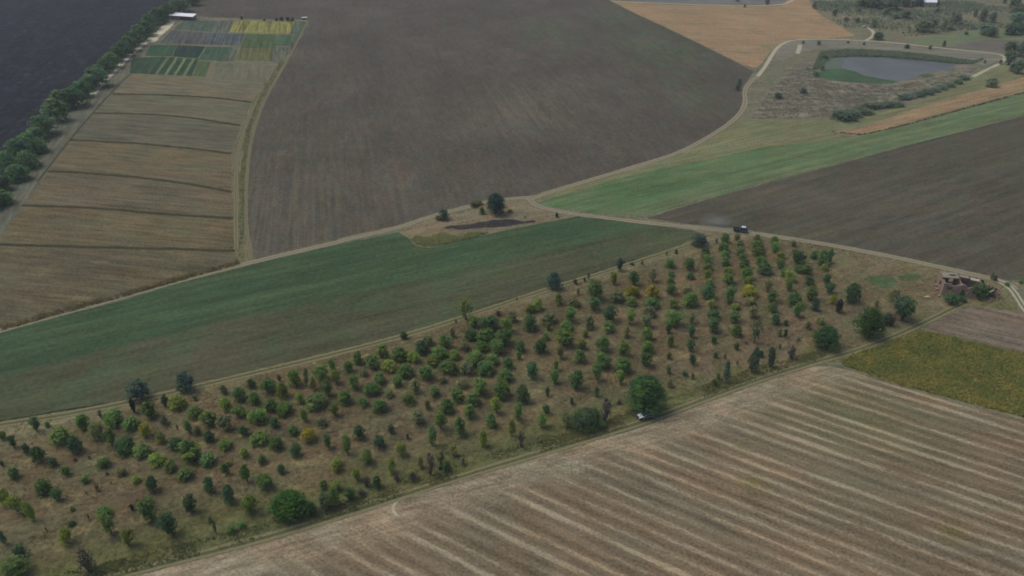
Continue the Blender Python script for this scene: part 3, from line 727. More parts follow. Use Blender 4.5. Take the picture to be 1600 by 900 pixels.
def swaths(t, col):
    vec = t.mapping(a_stub, (1, 1, 1))
    o = t.sep(vec)
    wob = t.noise(1.0, 3, 0.6, vec=t.mapping(a_stub, (0.03, 0.05, 1)))
    y = t.math('ADD', o[1], t.math('MULTIPLY', t.math('SUBTRACT', wob, 0.5), 0.8))
    s = t.math('SINE', t.math('MULTIPLY', y, 2 * math.pi / 3.2))
    s2 = t.math('SINE', t.math('ADD', t.math('MULTIPLY', y, 2 * math.pi / 9.6), 0.7))
    nl = t.noise(1.0, 4, 0.6, vec=t.mapping(a_stub, (0.035, 0.22, 1)))
    nr = t.noise(1.0, 6, 0.8, vec=t.mapping(a_stub, (0.5, 2.6, 1)))
    f = t.math('ADD', t.math('MULTIPLY', s, t.rng(nl, 0.36, 0.6, 0.3, 0.6)), t.math('MULTIPLY', s2, 0.16))
    f = t.math('ADD', f, t.math('MULTIPLY', t.math('SUBTRACT', nl, 0.5), 1.3))
    f = t.math('ADD', f, t.math('MULTIPLY', t.math('SUBTRACT', nr, 0.5), 1.9))
    light = t.rng(f, 0.18, 0.66)
    dark = t.rng(f, -0.7, -0.1, 1.0, 0.0)
    col = t.mix(t.math('MULTIPLY', light, 0.88), col, C(150, 137, 118))
    col = t.mix(t.math('MULTIPLY', dark, 0.6), col, C(84, 76, 62))
    # headland of loose straw along the track
    v = t.line(at(400, 853), at(1200, 594), 1)
    hd = t.math('ADD', v, t.math('MULTIPLY', t.math('SUBTRACT', t.noise(0.12, 4, 0.65), 0.5), 9.0))
    ht = t.mix(t.rng(t.noise(1.0, 5, 0.72, vec=t.mapping(a_stub + 0.9, (0.12, 0.6, 1))), 0.35, 0.65), C(110, 100, 84), C(152, 140, 122))
    col = t.mix(t.rng(hd, 5, 11, 0.95, 0.0), col, ht)
    # green regrowth on the right
    p = at(1330, 650)
    oo = t.sep()
    dx = t.math('SUBTRACT', oo[0], p.x)
    dy = t.math('MULTIPLY', t.math('SUBTRACT', oo[1], p.y), 1.4)
    dd = t.math('SQRT', t.math('ADD', t.math('MULTIPLY', dx, dx), t.math('MULTIPLY', dy, dy)))
    g = t.math('MULTIPLY', t.rng(dd, 6, 30, 0.75, 0.0), t.rng(f, -0.5, 0.45, 1.0, 0.1))
    col = t.mix(g, col, C(88, 92, 62))
    for (px, py, r) in ((1176, 753, 4.5), (1488, 832, 4.2), (1160, 700, 3.0)):
        p = at(px, py)
        dx = t.math('SUBTRACT', oo[0], p.x)
        dy = t.math('SUBTRACT', oo[1], p.y)
        dd = t.math('SQRT', t.math('ADD', t.math('MULTIPLY', dx, dx), t.math('MULTIPLY', dy, dy)))
        dd = t.math('ADD', dd, t.math('MULTIPLY', t.math('SUBTRACT', nr, 0.5), 5.0))
        col = t.mix(t.rng(dd, r * 0.1, r, 0.5, 0.0), col, C(92, 94, 52))
    return col


M['stubble'] = field_mat('stubble', (112, 100, 84), (118, 104, 88), (106, 98, 78), big=0.03, mid=0.15, fine=1.6, ang=a_stub, streak=0.1, slen=0.1, swid=1.5,
                         fine_amt=0.17, extra=swaths, bump=0.25)
sheet('stubble_field', [(205, 901), (400, 852), (550, 807), (700, 757), (850, 712), (1000, 670), (1100, 632), (1200, 594), (1272, 573), (1300, 573), (1340, 583), (1400, 603),
                        (1500, 630), (1600, 656), (2000, 762), (2400, 1000), (2000, 1300), (-600, 1300), (-500, 1066), (-200, 1014), (60, 938)], 0.03, M['stubble'], 0.25,
      label='pale brown stubble field with straw swaths in the foreground')
M['loam'] = field_mat('loam', (104, 94, 84), (112, 100, 90), (88, 80, 72), big=0.06, mid=0.2, ang=dirang((1470, 500), (1600, 530)), streak=0.25, slen=0.04, swid=0.4, fine_amt=0.15)
sheet('ploughed_field', [(1442, 516), (1482, 491), (1520, 480), (1594, 489), (1640, 500), (2000, 590), (2000, 660), (1600, 553), (1500, 529), (1460, 519)], 0.035, M['loam'], 0.3,
      label='small grey brown ploughed patch below the ruin')

# --- paths
M['track'] = path_mat('track_earth', (140, 132, 116), (124, 118, 102), (112, 108, 86))
M['track2'] = path_mat('track_pale_earth', (166, 160, 142), (150, 144, 126), (108, 108, 86), ruts=False, soft=0.3)
M['track4'] = path_mat('track_twin_ruts', (164, 158, 142), (148, 144, 126), (98, 98, 80))
M['track3'] = path_mat('grassy_track', (122, 114, 90), (110, 106, 80), (78, 84, 56))
main_l = [(-200, 573), (-100, 545), (0, 517), (100, 489), (200, 462), (300, 433), (400, 408), (500, 385), (560, 370), (620, 357), (660, 343), (700, 331), (760, 316), (800, 310), (832, 308)]
strip('path', main_l, 3.6, 0.06, M['track'], 'dirt track along the upper edge of the green field')
strip('path', [(826, 310), (832, 317), (846, 324), (870, 330), (900, 335), (950, 341), (1000, 347), (1080, 355), (1130, 360), (1160, 363), (1220, 371), (1280, 380), (1340, 391), (1400, 402), (1480, 420), (1530, 431), (1562, 438), (1580, 446),
               (1586, 452)], 3.8, 0.064, M['track'], 'dirt track from the junction past the truck to the ruin')
strip('path', [(828, 312), (860, 300), (900, 288), (980, 264), (1060, 240), (1110, 213), (1150, 186), (1166, 163), (1162, 142), (1172, 128), (1186, 118)], 3.6, 0.068, M['track'],
      'curving dirt track along the far edge of the brown field')
strip('path', [(1184, 119), (1196, 104), (1206, 86), (1216, 72), (1236, 62), (1290, 61), (1340, 63), (1400, 67), (1450, 73), (1510, 79), (1560, 84), (1572, 89), (1566, 98), (1548, 106), (1530, 115), (1520, 120)], 3.4, 0.07,
      M['track2'], 'pale dirt road looping round the pond')
strip('path', [(1352, 64), (1366, 56), (1364, 48), (1350, 40)], 3.4, 0.072, M['track2'], 'short pale path climbing from the pond road')
strip('path', [(1246, 84), (1249, 76), (1250, 70)], 4.0, 0.074, M['track2'], 'short pale ramp down to the pond bank')
strip('path', [(955, 2), (1030, 5), (1130, 9), (1222, 9), (1240, 0)], 4.0, 0.06, M['track2'], 'pale edge track above the tan field')
strip('path', [(-300, 705), (-100, 680), (0, 664), (60, 655), (120, 645), (220, 625), (350, 594), (500, 559), (640, 523), (740, 491), (850, 454), (950, 424), (1050, 392), (1090, 378)], 3.6, 0.07, M['track3'],
      'grassy double track along the upper edge of the orchard')
strip('path', [(-300, 1030), (60, 932), (210, 893), (400, 845), (550, 800), (700, 751), (850, 706), (1000, 662), (1100, 624), (1200, 588), (1280, 564), (1340, 548), (1420, 516), (1480, 486), (1510, 473)], 3.2, 0.066, M['track3'],
      'grassy track between the orchard and the stubble')
M['ditch'] = path_mat('ditch_weeds', (62, 62, 46), (74, 72, 54), (66, 66, 48), ruts=False, soft=1.2)
M['faint'] = path_mat('faint_track', (120, 112, 92), (110, 104, 84), (92, 92, 66), soft=0.9)
strip('ditch', [(206, 114), (186, 132), (160, 160), (128, 196), (106, 222), (76, 262), (58, 284)], 1.5, 0.055, M['ditch'], 'dark weedy ditch along the left ends of the dry strips')
strip('path', [(479, 36), (450, 94), (415, 152), (393, 212), (385, 280), (384, 350), (392, 406)], 1.7, 0.055, M['faint'], 'faint pale track along the edge of the dark field')
strip('path', [(435, 112), (404, 150), (381, 200), (370, 245), (368, 300), (369, 390)], 2.2, 0.056, M['faint'], 'bleached headland along the right ends of the dry strips')
strip('path', [(620, 806), (612, 795), (622, 780), (660, 770)], 1.0, 0.06, M['track2'], 'curved pale wheel mark in the stubble')
strip('path', [(1552, 437), (1570, 443), (1584, 455), (1594, 472), (1606, 490), (1640, 524), (1720, 600), (1860, 720), (2100, 900)], 3.4, 0.07, M['track4'], 'pale twin wheel ruts curving away at the right edge')
strip('path', [(300, 4), (292, 14), (280, 24)], 4, 0.05, M['track'], 'dirt track behind the white shed')

# ------------------------------------------------------------------ vegetation
def tag(o, label, cat, group=None):
    o['label'] = label
    o['category'] = cat
    if group:
        o['group'] = group


def empty(name, loc, rz=0.0):
    o = bpy.data.objects.new(name, None)
    COL.objects.link(o)
    o.location = loc
    o.rotation_euler = (0, 0, rz)
    o.empty_display_size = 0.5
    return o


def leaf_material(name, var=0.36, trans=0.45, tint=(1.5, 1.22, 0.62)):
    t = NT(name)
    oi = t.n('ShaderNodeObjectInfo')
    n = t.noise(5.0, 3, 0.7)
    n2 = t.noise(1.9, 2, 0.5)
    col = oi.outputs['Color']
    mul = t.n('ShaderNodeVectorMath', operation='MULTIPLY')
    t.t.links.new(col, mul.inputs[0])
    mul.inputs[1].default_value = tint
    col = t.mix(t.rng(n2, 0.42, 0.68), col, mul.outputs[0])
    col = t.scale(col, t.rng(n, 0.3, 0.7, 1 - var, 1 + var * 1.1))
    d = t.n('ShaderNodeBsdfDiffuse')
    tr = t.n('ShaderNodeBsdfTranslucent')
    t.set(d.inputs[0], col)
    t.set(tr.inputs[0], col)
    mx = t.n('ShaderNodeMixShader')
    mx.inputs[0].default_value = trans
    t.t.links.new(d.outputs[0], mx.inputs[1])
    t.t.links.new(tr.outputs[0], mx.inputs[2])
    t.t.links.new(mx.outputs[0], t.out.inputs[0])
    return t.m


M['leaf'] = leaf_material('foliage')
M['bark'] = plain_mat('bark', (0.09, 0.075, 0.06), 0.9, 0.1, 0.25, 3.0)
M['greybark'] = plain_mat('grey_twigs', (0.13, 0.115, 0.105), 0.9, 0.1, 0.25, 3.0)


def tube(verts, faces, pts, radii, n=6):
    base = len(verts)
    for i, p in enumerate(pts):
        d = pts[min(i + 1, len(pts) - 1)] - pts[max(i - 1, 0)]
        d.normalize()
        a = d.orthogonal().normalized()
        b = d.cross(a)
        for k in range(n):
            q = p + (a * math.cos(6.2832 * k / n) + b * math.sin(6.2832 * k / n)) * radii[i]
            verts.append(tuple(q))
    for i in range(len(pts) - 1):
        for k in range(n):
            k2 = (k + 1) % n
            faces.append((base + i * n + k, base + i * n + k2, base + (i + 1) * n + k2, base + (i + 1) * n + k))


def rand_dir(r):
    z = r.uniform(-1, 1)
    a = r.uniform(0, 6.2832)
    s = math.sqrt(1 - z * z)
    return Vector((s * math.cos(a), s * math.sin(a), z))


PROFILE = {
    'round': lambda z: math.sqrt(max(0, 1 - (2 * z - 1.0) ** 2)) ** 0.8,
    'vase': lambda z: min(1.0, 0.28 + 1.15 * z) if z < 0.66 else math.sqrt(max(0, 1 - ((z - 0.62) / 0.38) ** 2)),
    'dome': lambda z: math.sqrt(max(0, 1 - z ** 2.2)) * (0.82 + 0.18 * min(1, z * 5)),
    'cone': lambda z: (min(1, z * 5 + 0.25)) * (1 - z) ** 0.75 * 1.05,
    'column': lambda z: math.sqrt(max(0, 1 - (2 * z - 1.0) ** 2)) ** 0.5 * 0.95,
}


def crown_mesh(name, seed, nleaf, leaf, prof, nlobe, z0=0.06, gap=0.0):
    """Crown 1 wide and 1 high: leaf clumps gathered on uneven lobes."""
    r = random.Random(seed)
    pf = PROFILE[prof]
    lobes = []
    for i in range(nlobe):
        z = 0.12 + 0.8 * (i + r.random()) / nlobe
        rr = pf(z)
        a = i * 2.4 + r.uniform(-0.5, 0.5)
        d = rr * r.uniform(0.15, 0.62) * 0.5
        rad = r.uniform(0.15, 0.24) * (0.65 + 0.5 * rr)
        lobes.append((Vector((math.cos(a) * d, math.sin(a) * d, z)), rad * r.uniform(0.85, 1.2)))
    verts, faces = [], []
    tries = 0
    while len(faces) < nleaf and tries < nleaf * 6:
        tries += 1
        c, rad = r.choice(lobes)
        d = rand_dir(r)
        if d.z < -0.35 and r.random() < 0.6:
            d.z = -d.z
        wisp = r.random() < 0.16
        p = c + d * rad * (r.uniform(1.05, 1.5) if wisp else 0.4 + 0.75 * r.random() ** 0.8)
        if p.z < 0.015 or p.z > 1.02:
            continue
        lim = 0.5 * pf(min(1, max(0, p.z))) * 1.08 + 0.02
        if math.hypot(p.x, p.y) > lim * (1.16 if wisp else 0.97):
            continue
        if gap and noise.noise(p * 6 + Vector((seed, 0, 0))) > 0.42 - gap:
            continue
        nrm = (d * 0.8 + rand_dir(r) * 0.8 + Vector((0, 0, 0.6))).normalized()
        u = nrm.orthogonal().normalized()
        u = Matrix.Rotation(r.uniform(0, 6.28), 3, nrm) @ u
        v = nrm.cross(u)
        s = leaf * (r.uniform(0.4, 0.8) if wisp else r.uniform(0.5, 1.5))
        k = len(verts)
        bend = nrm * (s * 0.25)
        for q in (p - u * s, p - v * s * 0.7 + bend, p + u * s, p + v * s * 0.7 + bend):
            verts.append((q.x, q.y, z0 + (1 - z0) * q.z))
        faces.append((k, k + 1, k + 2, k + 3))
    me = bpy.data.meshes.new(name)
    me.from_pydata(verts, [], faces)
    me.materials.append(M['leaf'])
    me.update()
    return me


def trunk_mesh(name, seed, top=0.62, spread=0.3, nl=5, th=0.045, mat='bark', fork=0.16):
    r = random.Random(seed)
    verts, faces = [], []
    f = Vector((r.uniform(-.02, .02), r.uniform(-.02, .02), fork))
    tube(verts, faces, [Vector((0, 0, -0.03)), f * 0.5, f], [th * 1.35, th, th * 0.9])
    for i in range(nl):
        a = i * 6.2832 / nl + r.uniform(-.4, .4)
        e = Vector((math.cos(a) * spread * r.uniform(.6, 1), math.sin(a) * spread * r.uniform(.6, 1), top * r.uniform(.8, 1.1)))
        m = f.lerp(e, 0.5) + Vector((math.cos(a), math.sin(a), 0)) * 0.05
        tube(verts, faces, [f, m, e], [th * .6, th * .4, th * .15], 5)
    me = bpy.data.meshes.new(name)
    me.from_pydata(verts, [], faces)
    me.materials.append(M[mat])
    me.update()
    return me


def twig_mesh(name, seed, n=26, spread=0.5, th=0.012):
    r = random.Random(seed)
    verts, faces = [], []
    for i in range(n):
        a = r.uniform(0, 6.2832)
        b = Vector((r.uniform(-.06, .06), r.uniform(-.06, .06), 0))
        d = r.uniform(.15, 1) * spread
        e = Vector((math.cos(a) * d, math.sin(a) * d, r.uniform(.6, 1.0) * (1.1 - 0.5 * d)))
        m = b.lerp(e, .5) + Vector((0, 0, .08))
        tube(verts, faces, [b, m, e], [th * 1.5, th, th * .3], 4)
        for k in range(4):
            s = b.lerp(e, r.uniform(.4, .95))
            e2 = s + Vector((r.uniform(-.18, .18), r.uniform(-.18, .18), r.uniform(.05, .2)))
            tube(verts, faces, [s, e2], [th * .6, th * .2], 3)
    me = bpy.data.meshes.new(name)
    me.from_pydata(verts, [], faces)
    me.materials.append(M['greybark'])
    me.update()
    return me


CROWN = {
    'round': [crown_mesh('round_crown', 11 + i, 1050, 0.055, 'round', 9 + i % 3, 0.1, 0.1 + 0.03 * i) for i in range(6)],
    'vase': [crown_mesh('vase_crown', 31 + i, 950, 0.055, 'vase', 8 + i % 3, 0.08, 0.1 + 0.03 * i) for i in range(6)],
    'dome': [crown_mesh('dome_crown', 51 + i, 950, 0.056, 'dome', 9 + i % 3, 0.02, 0.08 + 0.03 * i) for i in range(6)],
    'cone': [crown_mesh('cone_crown', 71 + i, 1500, 0.05, 'cone', 12, 0.08) for i in range(3)],
    'column': [crown_mesh('column_crown', 81 + i, 1300, 0.055, 'column', 9, 0.05) for i in range(2)],
    'big': [crown_mesh('broad_crown', 91 + i, 4600, 0.03, 'dome', 22, 0.06, 0.08) for i in range(3)],
    'bigdome': [crown_mesh('full_crown', 131 + i, 1900, 0.046, 'dome', 12, 0.0, 0.05) for i in range(4)],
    'bigvase': [crown_mesh('spreading_crown', 96, 3600, 0.04, 'vase', 16, 0.16, 0.03)],
    'thicket': [crown_mesh('thicket_crown', 97 + i, 4200, 0.034, 'dome', 22, 0.0) for i in range(2)],
    'thin': [crown_mesh('thin_crown', 101 + i, 420, 0.055, 'vase', 9, 0.1, 0.25) for i in range(3)],
    'sparse': [crown_mesh('sparse_crown', 111 + i, 230, 0.05, 'dome', 8, 0.05, 0.2) for i in range(3)],
}
TRUNK = {
    'std': [trunk_mesh('fruit_trunk', 1 + i) for i in range(3)],
    'high': [trunk_mesh('tall_trunk', 5 + i, 0.7, 0.25, 5, 0.05, fork=0.26) for i in range(2)],
    'big': [trunk_mesh('broad_trunk', 8, 0.6, 0.3, 7, 0.04, fork=0.14)],
    'twig': [twig_mesh('twigs', 20 + i) for i in range(3)],
}
TONE = {
    'q': (0.045, 0.085, 0.038),
    'g': (0.066, 0.112, 0.035), 'd': (0.040, 0.078, 0.034), 'l': (0.100, 0.136, 0.034), 'y': (0.27, 0.26, 0.035), 'o': (0.095, 0.108, 0.052),
    'b': (0.085, 0.075, 0.062), 's': (0.044, 0.080, 0.060), 'D': (0.036, 0.055, 0.05), 'p': (0.085, 0.075, 0.085), 'B': (0.050, 0.125, 0.034), 'L': (0.15, 0.18, 0.06),
    'T': (0.055, 0.095, 0.042), 'W': (0.038, 0.082, 0.030), 'c': (0.066, 0.1, 0.062), 'v': (0.07, 0.105, 0.05), 'V': (0.05, 0.078, 0.042), 'S': (0.030, 0.066, 0.050),
    'f': (0.066, 0.098, 0.070), 't': (0.070, 0.125, 0.062),
}
WORD = {'g': 'mid green', 'd': 'dark green', 'l': 'yellowish green', 'y': 'bright yellow', 'o': 'dull olive', 'b': 'brown bare', 's': 'blackish green',
        'D': 'nearly black', 'p': 'purple grey bare'}

LANDMARK = [
    ('the parked dark car', 1010, 648), ('the brick ruin', 1510, 448), ('the truck', 1156, 358), ('the big bright bush', 450, 800),
    ('the wide thicket', 908, 655), ('the orange yellow tree pair', 1004, 462), ('the yellow tree near the truck', 1172, 462),
    ('the tall pale tree', 727, 490), ('the upper track dark pair', 252, 606), ('the small yellow umbrella tree', 481, 682),
    ('the big dark round tree', 1293, 528), ('the purple bare shrub', 672, 730), ('the bottom left corner', 0, 900),
    ('the bottom grey bush', 134, 880), ('the low yellow tree', 225, 670), ('the wide lime bush', 272, 630),
    ('the upper track dark shrub', 866, 440), ('the dark conifers', 1158, 585), ('the truckside dark tree', 1093, 374),
    ('the left photo edge', 0, 740), ('the ruin grass patch', 1373, 440), ('the field edge shrub', 631, 526),
]
ORD = ['', 'second', 'third', 'fourth', 'fifth', 'sixth', 'seventh', 'eighth', 'ninth', 'tenth', 'eleventh', 'twelfth']

raw = []
for ln in TREES.replace('\n', '').split(';'):
    a = ln.split(',')
    raw.append((float(a[0]), float(a[1]), float(a[2]), float(a[3]), a[4]))


def fit(x, yb, w, h):
    """Width and height in metres and ground point of a rounded plant filling this box on the map."""
    yc = yb - h / 2
    H = 3.0
    for _ in range(4):
        p = at(x, yc, H / 2)
        s = FPX / pix(p)[2]
        dep = math.atan2(CAM_H - p.z, math.hypot(p.x, p.y))
        W = w / s
        q = (h / s) ** 2 - (W * math.sin(dep)) ** 2
        H = math.sqrt(q) / math.cos(dep) if q > 0 else 0
        H = max(H, 0.62 * W)
        H = min(H, 4.0 * W)
    return W, H, Vector((p.x, p.y, 0))


def plant(name, kind, tone, W, H, loc, trunk=None, r=RND, parts=('crown', 'trunk'), tint=None):
    root = empty(name, loc, r.uniform(0, 6.28))
    root.rotation_euler = (r.uniform(-.09, .09), r.uniform(-.09, .09), r.uniform(0, 6.28))
    me = r.choice(CROWN[kind])
    c = bpy.data.objects.new(parts[0], me)
    COL.objects.link(c)
    c.parent = root
    c.scale = (W * r.uniform(1.0, 1.22), W * r.uniform(1.0, 1.22), H * 1.04)
    j = r.uniform(0.76, 1.26)
    base = TONE[tone]
    j *= 2.2 if tone in 'gdlo' else (1.15 if tone in 'yDbB' else (2.4 if tone == 'f' else 1.8))
    c.color = (base[0] * j * r.uniform(.88, 1.14), base[1] * j, base[2] * j * r.uniform(.85, 1.15), 1)
    if trunk:
        t_ = bpy.data.objects.new(parts[1], r.choice(TRUNK[trunk]))
        COL.objects.link(t_)
        t_.parent = root
        t_.scale = (W, W, H)
    return root


SPECIAL = {
    'W0': None,
}
pending = []          # (object, key parts, x, y) of the plants that need a describing label
walnut_n = 0
far_list = []
for i, (x, yb, w, h, c) in enumerate(raw):
    W, H, loc = fit(x, yb, w, h)
    yc = yb - h / 2
    W *= 1.04
    if c in 'gdlyos' and x < 1462 and yb > 350 and not (x < 920 and yb < 400):
        small = W < 2.0
        ratio = h / w
        if small:
            o = plant('shrub', 'dome' if ratio < 1.2 else 'column', c, W, H, loc)
            pending.append((o, 'low shrub' if ratio < 1.15 else 'slim shrub', 'shrub', c, W, x, yc))
        else:
            if ratio > 1.32:
                kd, word = 'vase', 'upright tree'
            elif ratio < 0.82:
                kd, word = 'dome', 'broad tree'
            else:
                kd, word = RND.choice(['round', 'dome', 'vase', 'dome']), 'rounded tree'
            o = plant('fruit_tree', kd, c, W, H, loc, 'std')
            pending.append((o, word, 'tree', c, W, x, yc))
    elif c in 'bpD' and yb > 350:
        root = empty('bare_shrub', loc, RND.uniform(0, 6.28))
        tw = bpy.data.objects.new('twigs', RND.choice(TRUNK['twig']))
        COL.objects.link(tw)
        tw.parent = root
        tw.scale = (W * 1.05, W * 1.05, H)
        cr = bpy.data.objects.new('leaves', RND.choice(CROWN['sparse']) if c != 'D' else RND.choice(CROWN['dome']))
        COL.objects.link(cr)
        cr.parent = root
        cr.scale = (W, W, H)
        b = TONE[c]
        cr.color = (b[0], b[1], b[2], 1)
        if c == 'D':
            pending.append((root, 'dense bush', 'bush', c, W, x, yc))
        else:
            pending.append((root, 'leafless shrub' if W > 1.4 else 'twiggy stub', 'shrub', c, W, x, yc))
    elif c == 'f' or (c == 'd' and yb < 200) or (x > 1200 and yb < 200):
        if 1305 < x < 1512 and 122 < yb < 186:
            W, H = W * 1.6, H * 0.62
        far_list.append((i, x, yb, w, h, W, H, loc))
    elif c == 't':
        o = plant('belt_tree', RND.choice(['bigdome', 'dome', 'bigdome']), 't', W * 1.22, H * 0.86, loc, 'std')
        pending.append((o, '', 'belt', c, W, x, yc))
    elif c == 'W':
        walnut_n += 1
        o = plant('walnut_tree', 'big', 'W', W, H, loc, 'big')
        tag(o, ['big dark green walnut tree sheltering the parked dark car', 'big green tree of looser outline beyond the dark round tree near the ruin',
                'big dark round dense tree at the corner of the yellow green crop'][walnut_n - 1], 'tree')
    elif c == 'B':
        o = plant('broad_bush', 'thicket', 'B', W, H, loc)
        tag(o, 'big bright green bush by the lower track near the bottom', 'bush')
    elif c == 'T':
        o = plant('thicket', 'thicket', 'T', W, H, loc)
        tag(o, 'wide green thicket beside the lower track left of the parked car', 'bush')
    elif c == 'L':
        o = plant('tall_tree', 'thin', 'L', W, H, loc, 'high')
        tag(o, 'tall thin pale yellow green tree standing alone on the upper track', 'tree')
    elif c == 'v':
        o = plant('forked_tree', 'thin', 'v', W, H, loc, 'high')
        tag(o, 'tall thin olive tree forked into two stems near the slim conifers', 'tree')
    elif c == 'V':
        o = plant('spreading_tree', 'bigvase', 'V', W, H, loc, 'high')
        tag(o, 'spreading tree with clear trunk below its round crown, left of the ruin', 'tree')
    elif c == 'S':
        o = plant('lone_tree', 'big', 'S', W, H, loc, 'big')
        tag(o, 'big lone dark tree on the tan triangle by the track junction', 'tree')
    elif c == 'c':
        o = plant('conifer', 'cone' if w > 14 else 'column', 'c', W, H, loc, 'high')
        tag(o, 'tall dark cone shaped conifer nearest the parked car' if x < 1150 else ('grey green cone shaped conifer in the middle of the three by the lower track'
            if x < 1190 else 'slimmest of the three dark conifers, on a bare stem'), 'tree')
    else:
        kd = {'D': 'dome', 'b': 'sparse'}.get(c, 'dome')
        o = plant('weed_bush', kd, c, W, H, loc)
        pending.append((o, 'low bush', 'tri', c, W, x, yc))

# bushes round the tan triangle
tri_land = [('the lone big tree', 772, 320), ('the burnt patch', 760, 349), ('the left tip of the tan triangle', 630, 362), ('the track junction', 835, 312)]
belt = [p for p in pending if p[2] == 'belt']
belt.sort(key=lambda p: p[5])
for k, p in enumerate(belt):
    vis = [q for q in belt if q[5] > 0 and q[6] > -5]
    if p in vis:
        n = vis.index(p)
        half = len(vis) // 2
        nums = ['first', 'second', 'third', 'fourth', 'fifth', 'sixth', 'seventh', 'eighth', 'ninth', 'tenth', 'eleventh', 'twelfth', 'thirteenth', 'fourteenth', 'fifteenth',
                'sixteenth', 'seventeenth', 'eighteenth', 'nineteenth', 'twentieth']
        lab = '%s dense green tree of the dark field belt, counted from the left edge' % nums[n] if n < half else \
            '%s dense green tree of the dark field belt, counted from the white shed' % nums[len(vis) - 1 - n]
    else:
        lab = 'dense green belt tree just past the %s end of the belt in view' % ('lower left' if p[5] < 100 else 'upper right') 
    tag(p[0], lab, 'tree', 'trees in the belt beside the black field')


def describe(items, lands, group, suffix=''):
    keyed = {}
    for o, word, cat, c, W, x, y in items:
        ld = min(lands, key=lambda L: math.hypot(L[1] - x, (L[2] - y) * 1.3))
        dx, dy = x - ld[1], (y - ld[2]) * 1.3
        a = math.degrees(math.atan2(-dy, dx)) % 360
        dr = ['right of', 'above right of', 'above', 'above left of', 'left of', 'below left of', 'below', 'below right of'][int((a + 22.5) // 45) % 8]
        size = '' if cat != 'tree' else ('small ' if W < 3.2 else ('large ' if W > 4.6 else 'medium '))
        keyed.setdefault((size, WORD.get(c, 'green'), word, dr, ld[0]), []).append((math.hypot(dx, dy), o, cat))
    for (size, cw, word, dr, ln), L in keyed.items():
        L.sort(key=lambda q: q[0])
        for n, (d, o, cat) in enumerate(L):
            od = '' if len(L) == 1 else ('nearest ' if n == 0 else ORD[min(n, 11)] + ' nearest ')
            tag(o, '%s%s%s %s %s %s' % (od, size, cw, word, dr, ln), cat if cat in ('tree', 'shrub', 'bush') else 'bush', group if cat != 'shrub' or group is None else group.replace('trees', 'shrubs'))


describe([p for p in pending if p[2] in ('tree', 'shrub', 'bush')], LANDMARK, 'trees of the orchard')
describe([p for p in pending if p[2] == 'tri'], tri_land, 'bushes on the tan triangle')

far_items = []
for i, x, yb, w, h, W, H, loc in far_list:
    word = 'tree' if H > 3.2 else 'bush'
    kd = 'round' if word == 'tree' else 'dome'
    o = plant('distant_tree' if word == 'tree' else 'distant_bush', RND.choice([kd, 'dome']), 'f', W, H, loc, 'std' if word == 'tree' else None)
    far_items.append((o, 'distant ' + word, word, 'f', W, x, yb - h / 2))
FAR_LAND = [('the small grey pond', 1400, 105), ('the far white hut', 1580, 50), ('the pond road bend', 1570, 90), ('the top right corner', 1600, 0),
            ('the far white house', 1428, 4), ('the tan field corner', 1335, 55), ('the orange strip tip', 1310, 205), ('the green pond algae', 1310, 116),
            ('the marsh track end', 1180, 118), ('the path behind the pond', 1366, 54), ('the right pond end', 1500, 104), ('the dark scrub line', 1400, 160)]
describe(far_items, FAR_LAND, 'far trees beyond the fields')

# tall weeds, grass and reeds: nobody could count these
M['grass'] = None


def tuft_material(name, c1, c2, c3, k=1.25):
    t = NT(name)
    n = t.noise(0.15, 4, 0.7)
    n2 = t.noise(2.5, 2, 0.6)
    col = t.mix(t.rng(n, 0.4, 0.6), C(*c1), C(*c2))
    col = t.mix(t.math('MULTIPLY', t.rng(n2, 0.5, 0.7), 0.6), col, C(*c3))
    col = t.scale(col, k)
    d = t.n('ShaderNodeBsdfDiffuse')
    tr = t.n('ShaderNodeBsdfTranslucent')
    t.set(d.inputs[0], col)
    t.set(tr.inputs[0], col)
    mx = t.n('ShaderNodeMixShader')
    mx.inputs[0].default_value = 0.5
    t.t.links.new(d.outputs[0], mx.inputs[1])
    t.t.links.new(tr.outputs[0], mx.inputs[2])
    t.t.links.new(mx.outputs[0], t.out.inputs[0])
    return t.m


def inside(p, poly):
    x, y = p
    r = False
    j = len(poly) - 1
    for i in range(len(poly)):
        xi, yi = poly[i].x, poly[i].y
        xj, yj = poly[j].x, poly[j].y
        if (yi > y) != (yj > y) and x < (xj - xi) * (y - yi) / (yj - yi) + xi:
            r = not r
        j = i
    return r


def tufts(name, px, n, h, w, mat, label, seed, blades=3, dens=None, z=0.03):
    r = random.Random(seed)
    poly = [at(x, y) for x, y in px]
    x0, x1 = min(p.x for p in poly), max(p.x for p in poly)
    y0, y1 = min(p.y for p in poly), max(p.y for p in poly)
    verts, faces = [], []
    k = 0
    tries = 0
    while k < n and tries < n * 30:
        tries += 1
        x, y = r.uniform(x0, x1), r.uniform(y0, y1)
        if not inside((x, y), poly):
            continue
        if dens and noise.noise(Vector((x * dens, y * dens, seed))) < r.uniform(-0.25, 0.35):
            continue
        k += 1
        hh = h * r.uniform(0.45, 1.25)
        for b in range(blades):
            a = r.uniform(0, 3.1416)
            ww = w * r.uniform(0.5, 1.1)
            ux, uy = math.cos(a) * ww, math.sin(a) * ww
            la = r.uniform(0, 6.2832)
            lx, ly = math.cos(la) * hh * 0.9, math.sin(la) * hh * 0.9
            i = len(verts)
            verts += [(x - ux, y - uy, z), (x + ux, y + uy, z), (x + ux * .45 + lx, y + uy * .45 + ly, z + hh), (x - ux * .45 + lx, y - uy * .45 + ly, z + hh * .85)]
            faces.append((i, i + 1, i + 2, i + 3))
    o = mesh_obj(name, verts, faces, mat)
    o['kind'] = 'stuff'
    o['label'] = label
    o['category'] = 'grass'
    return o


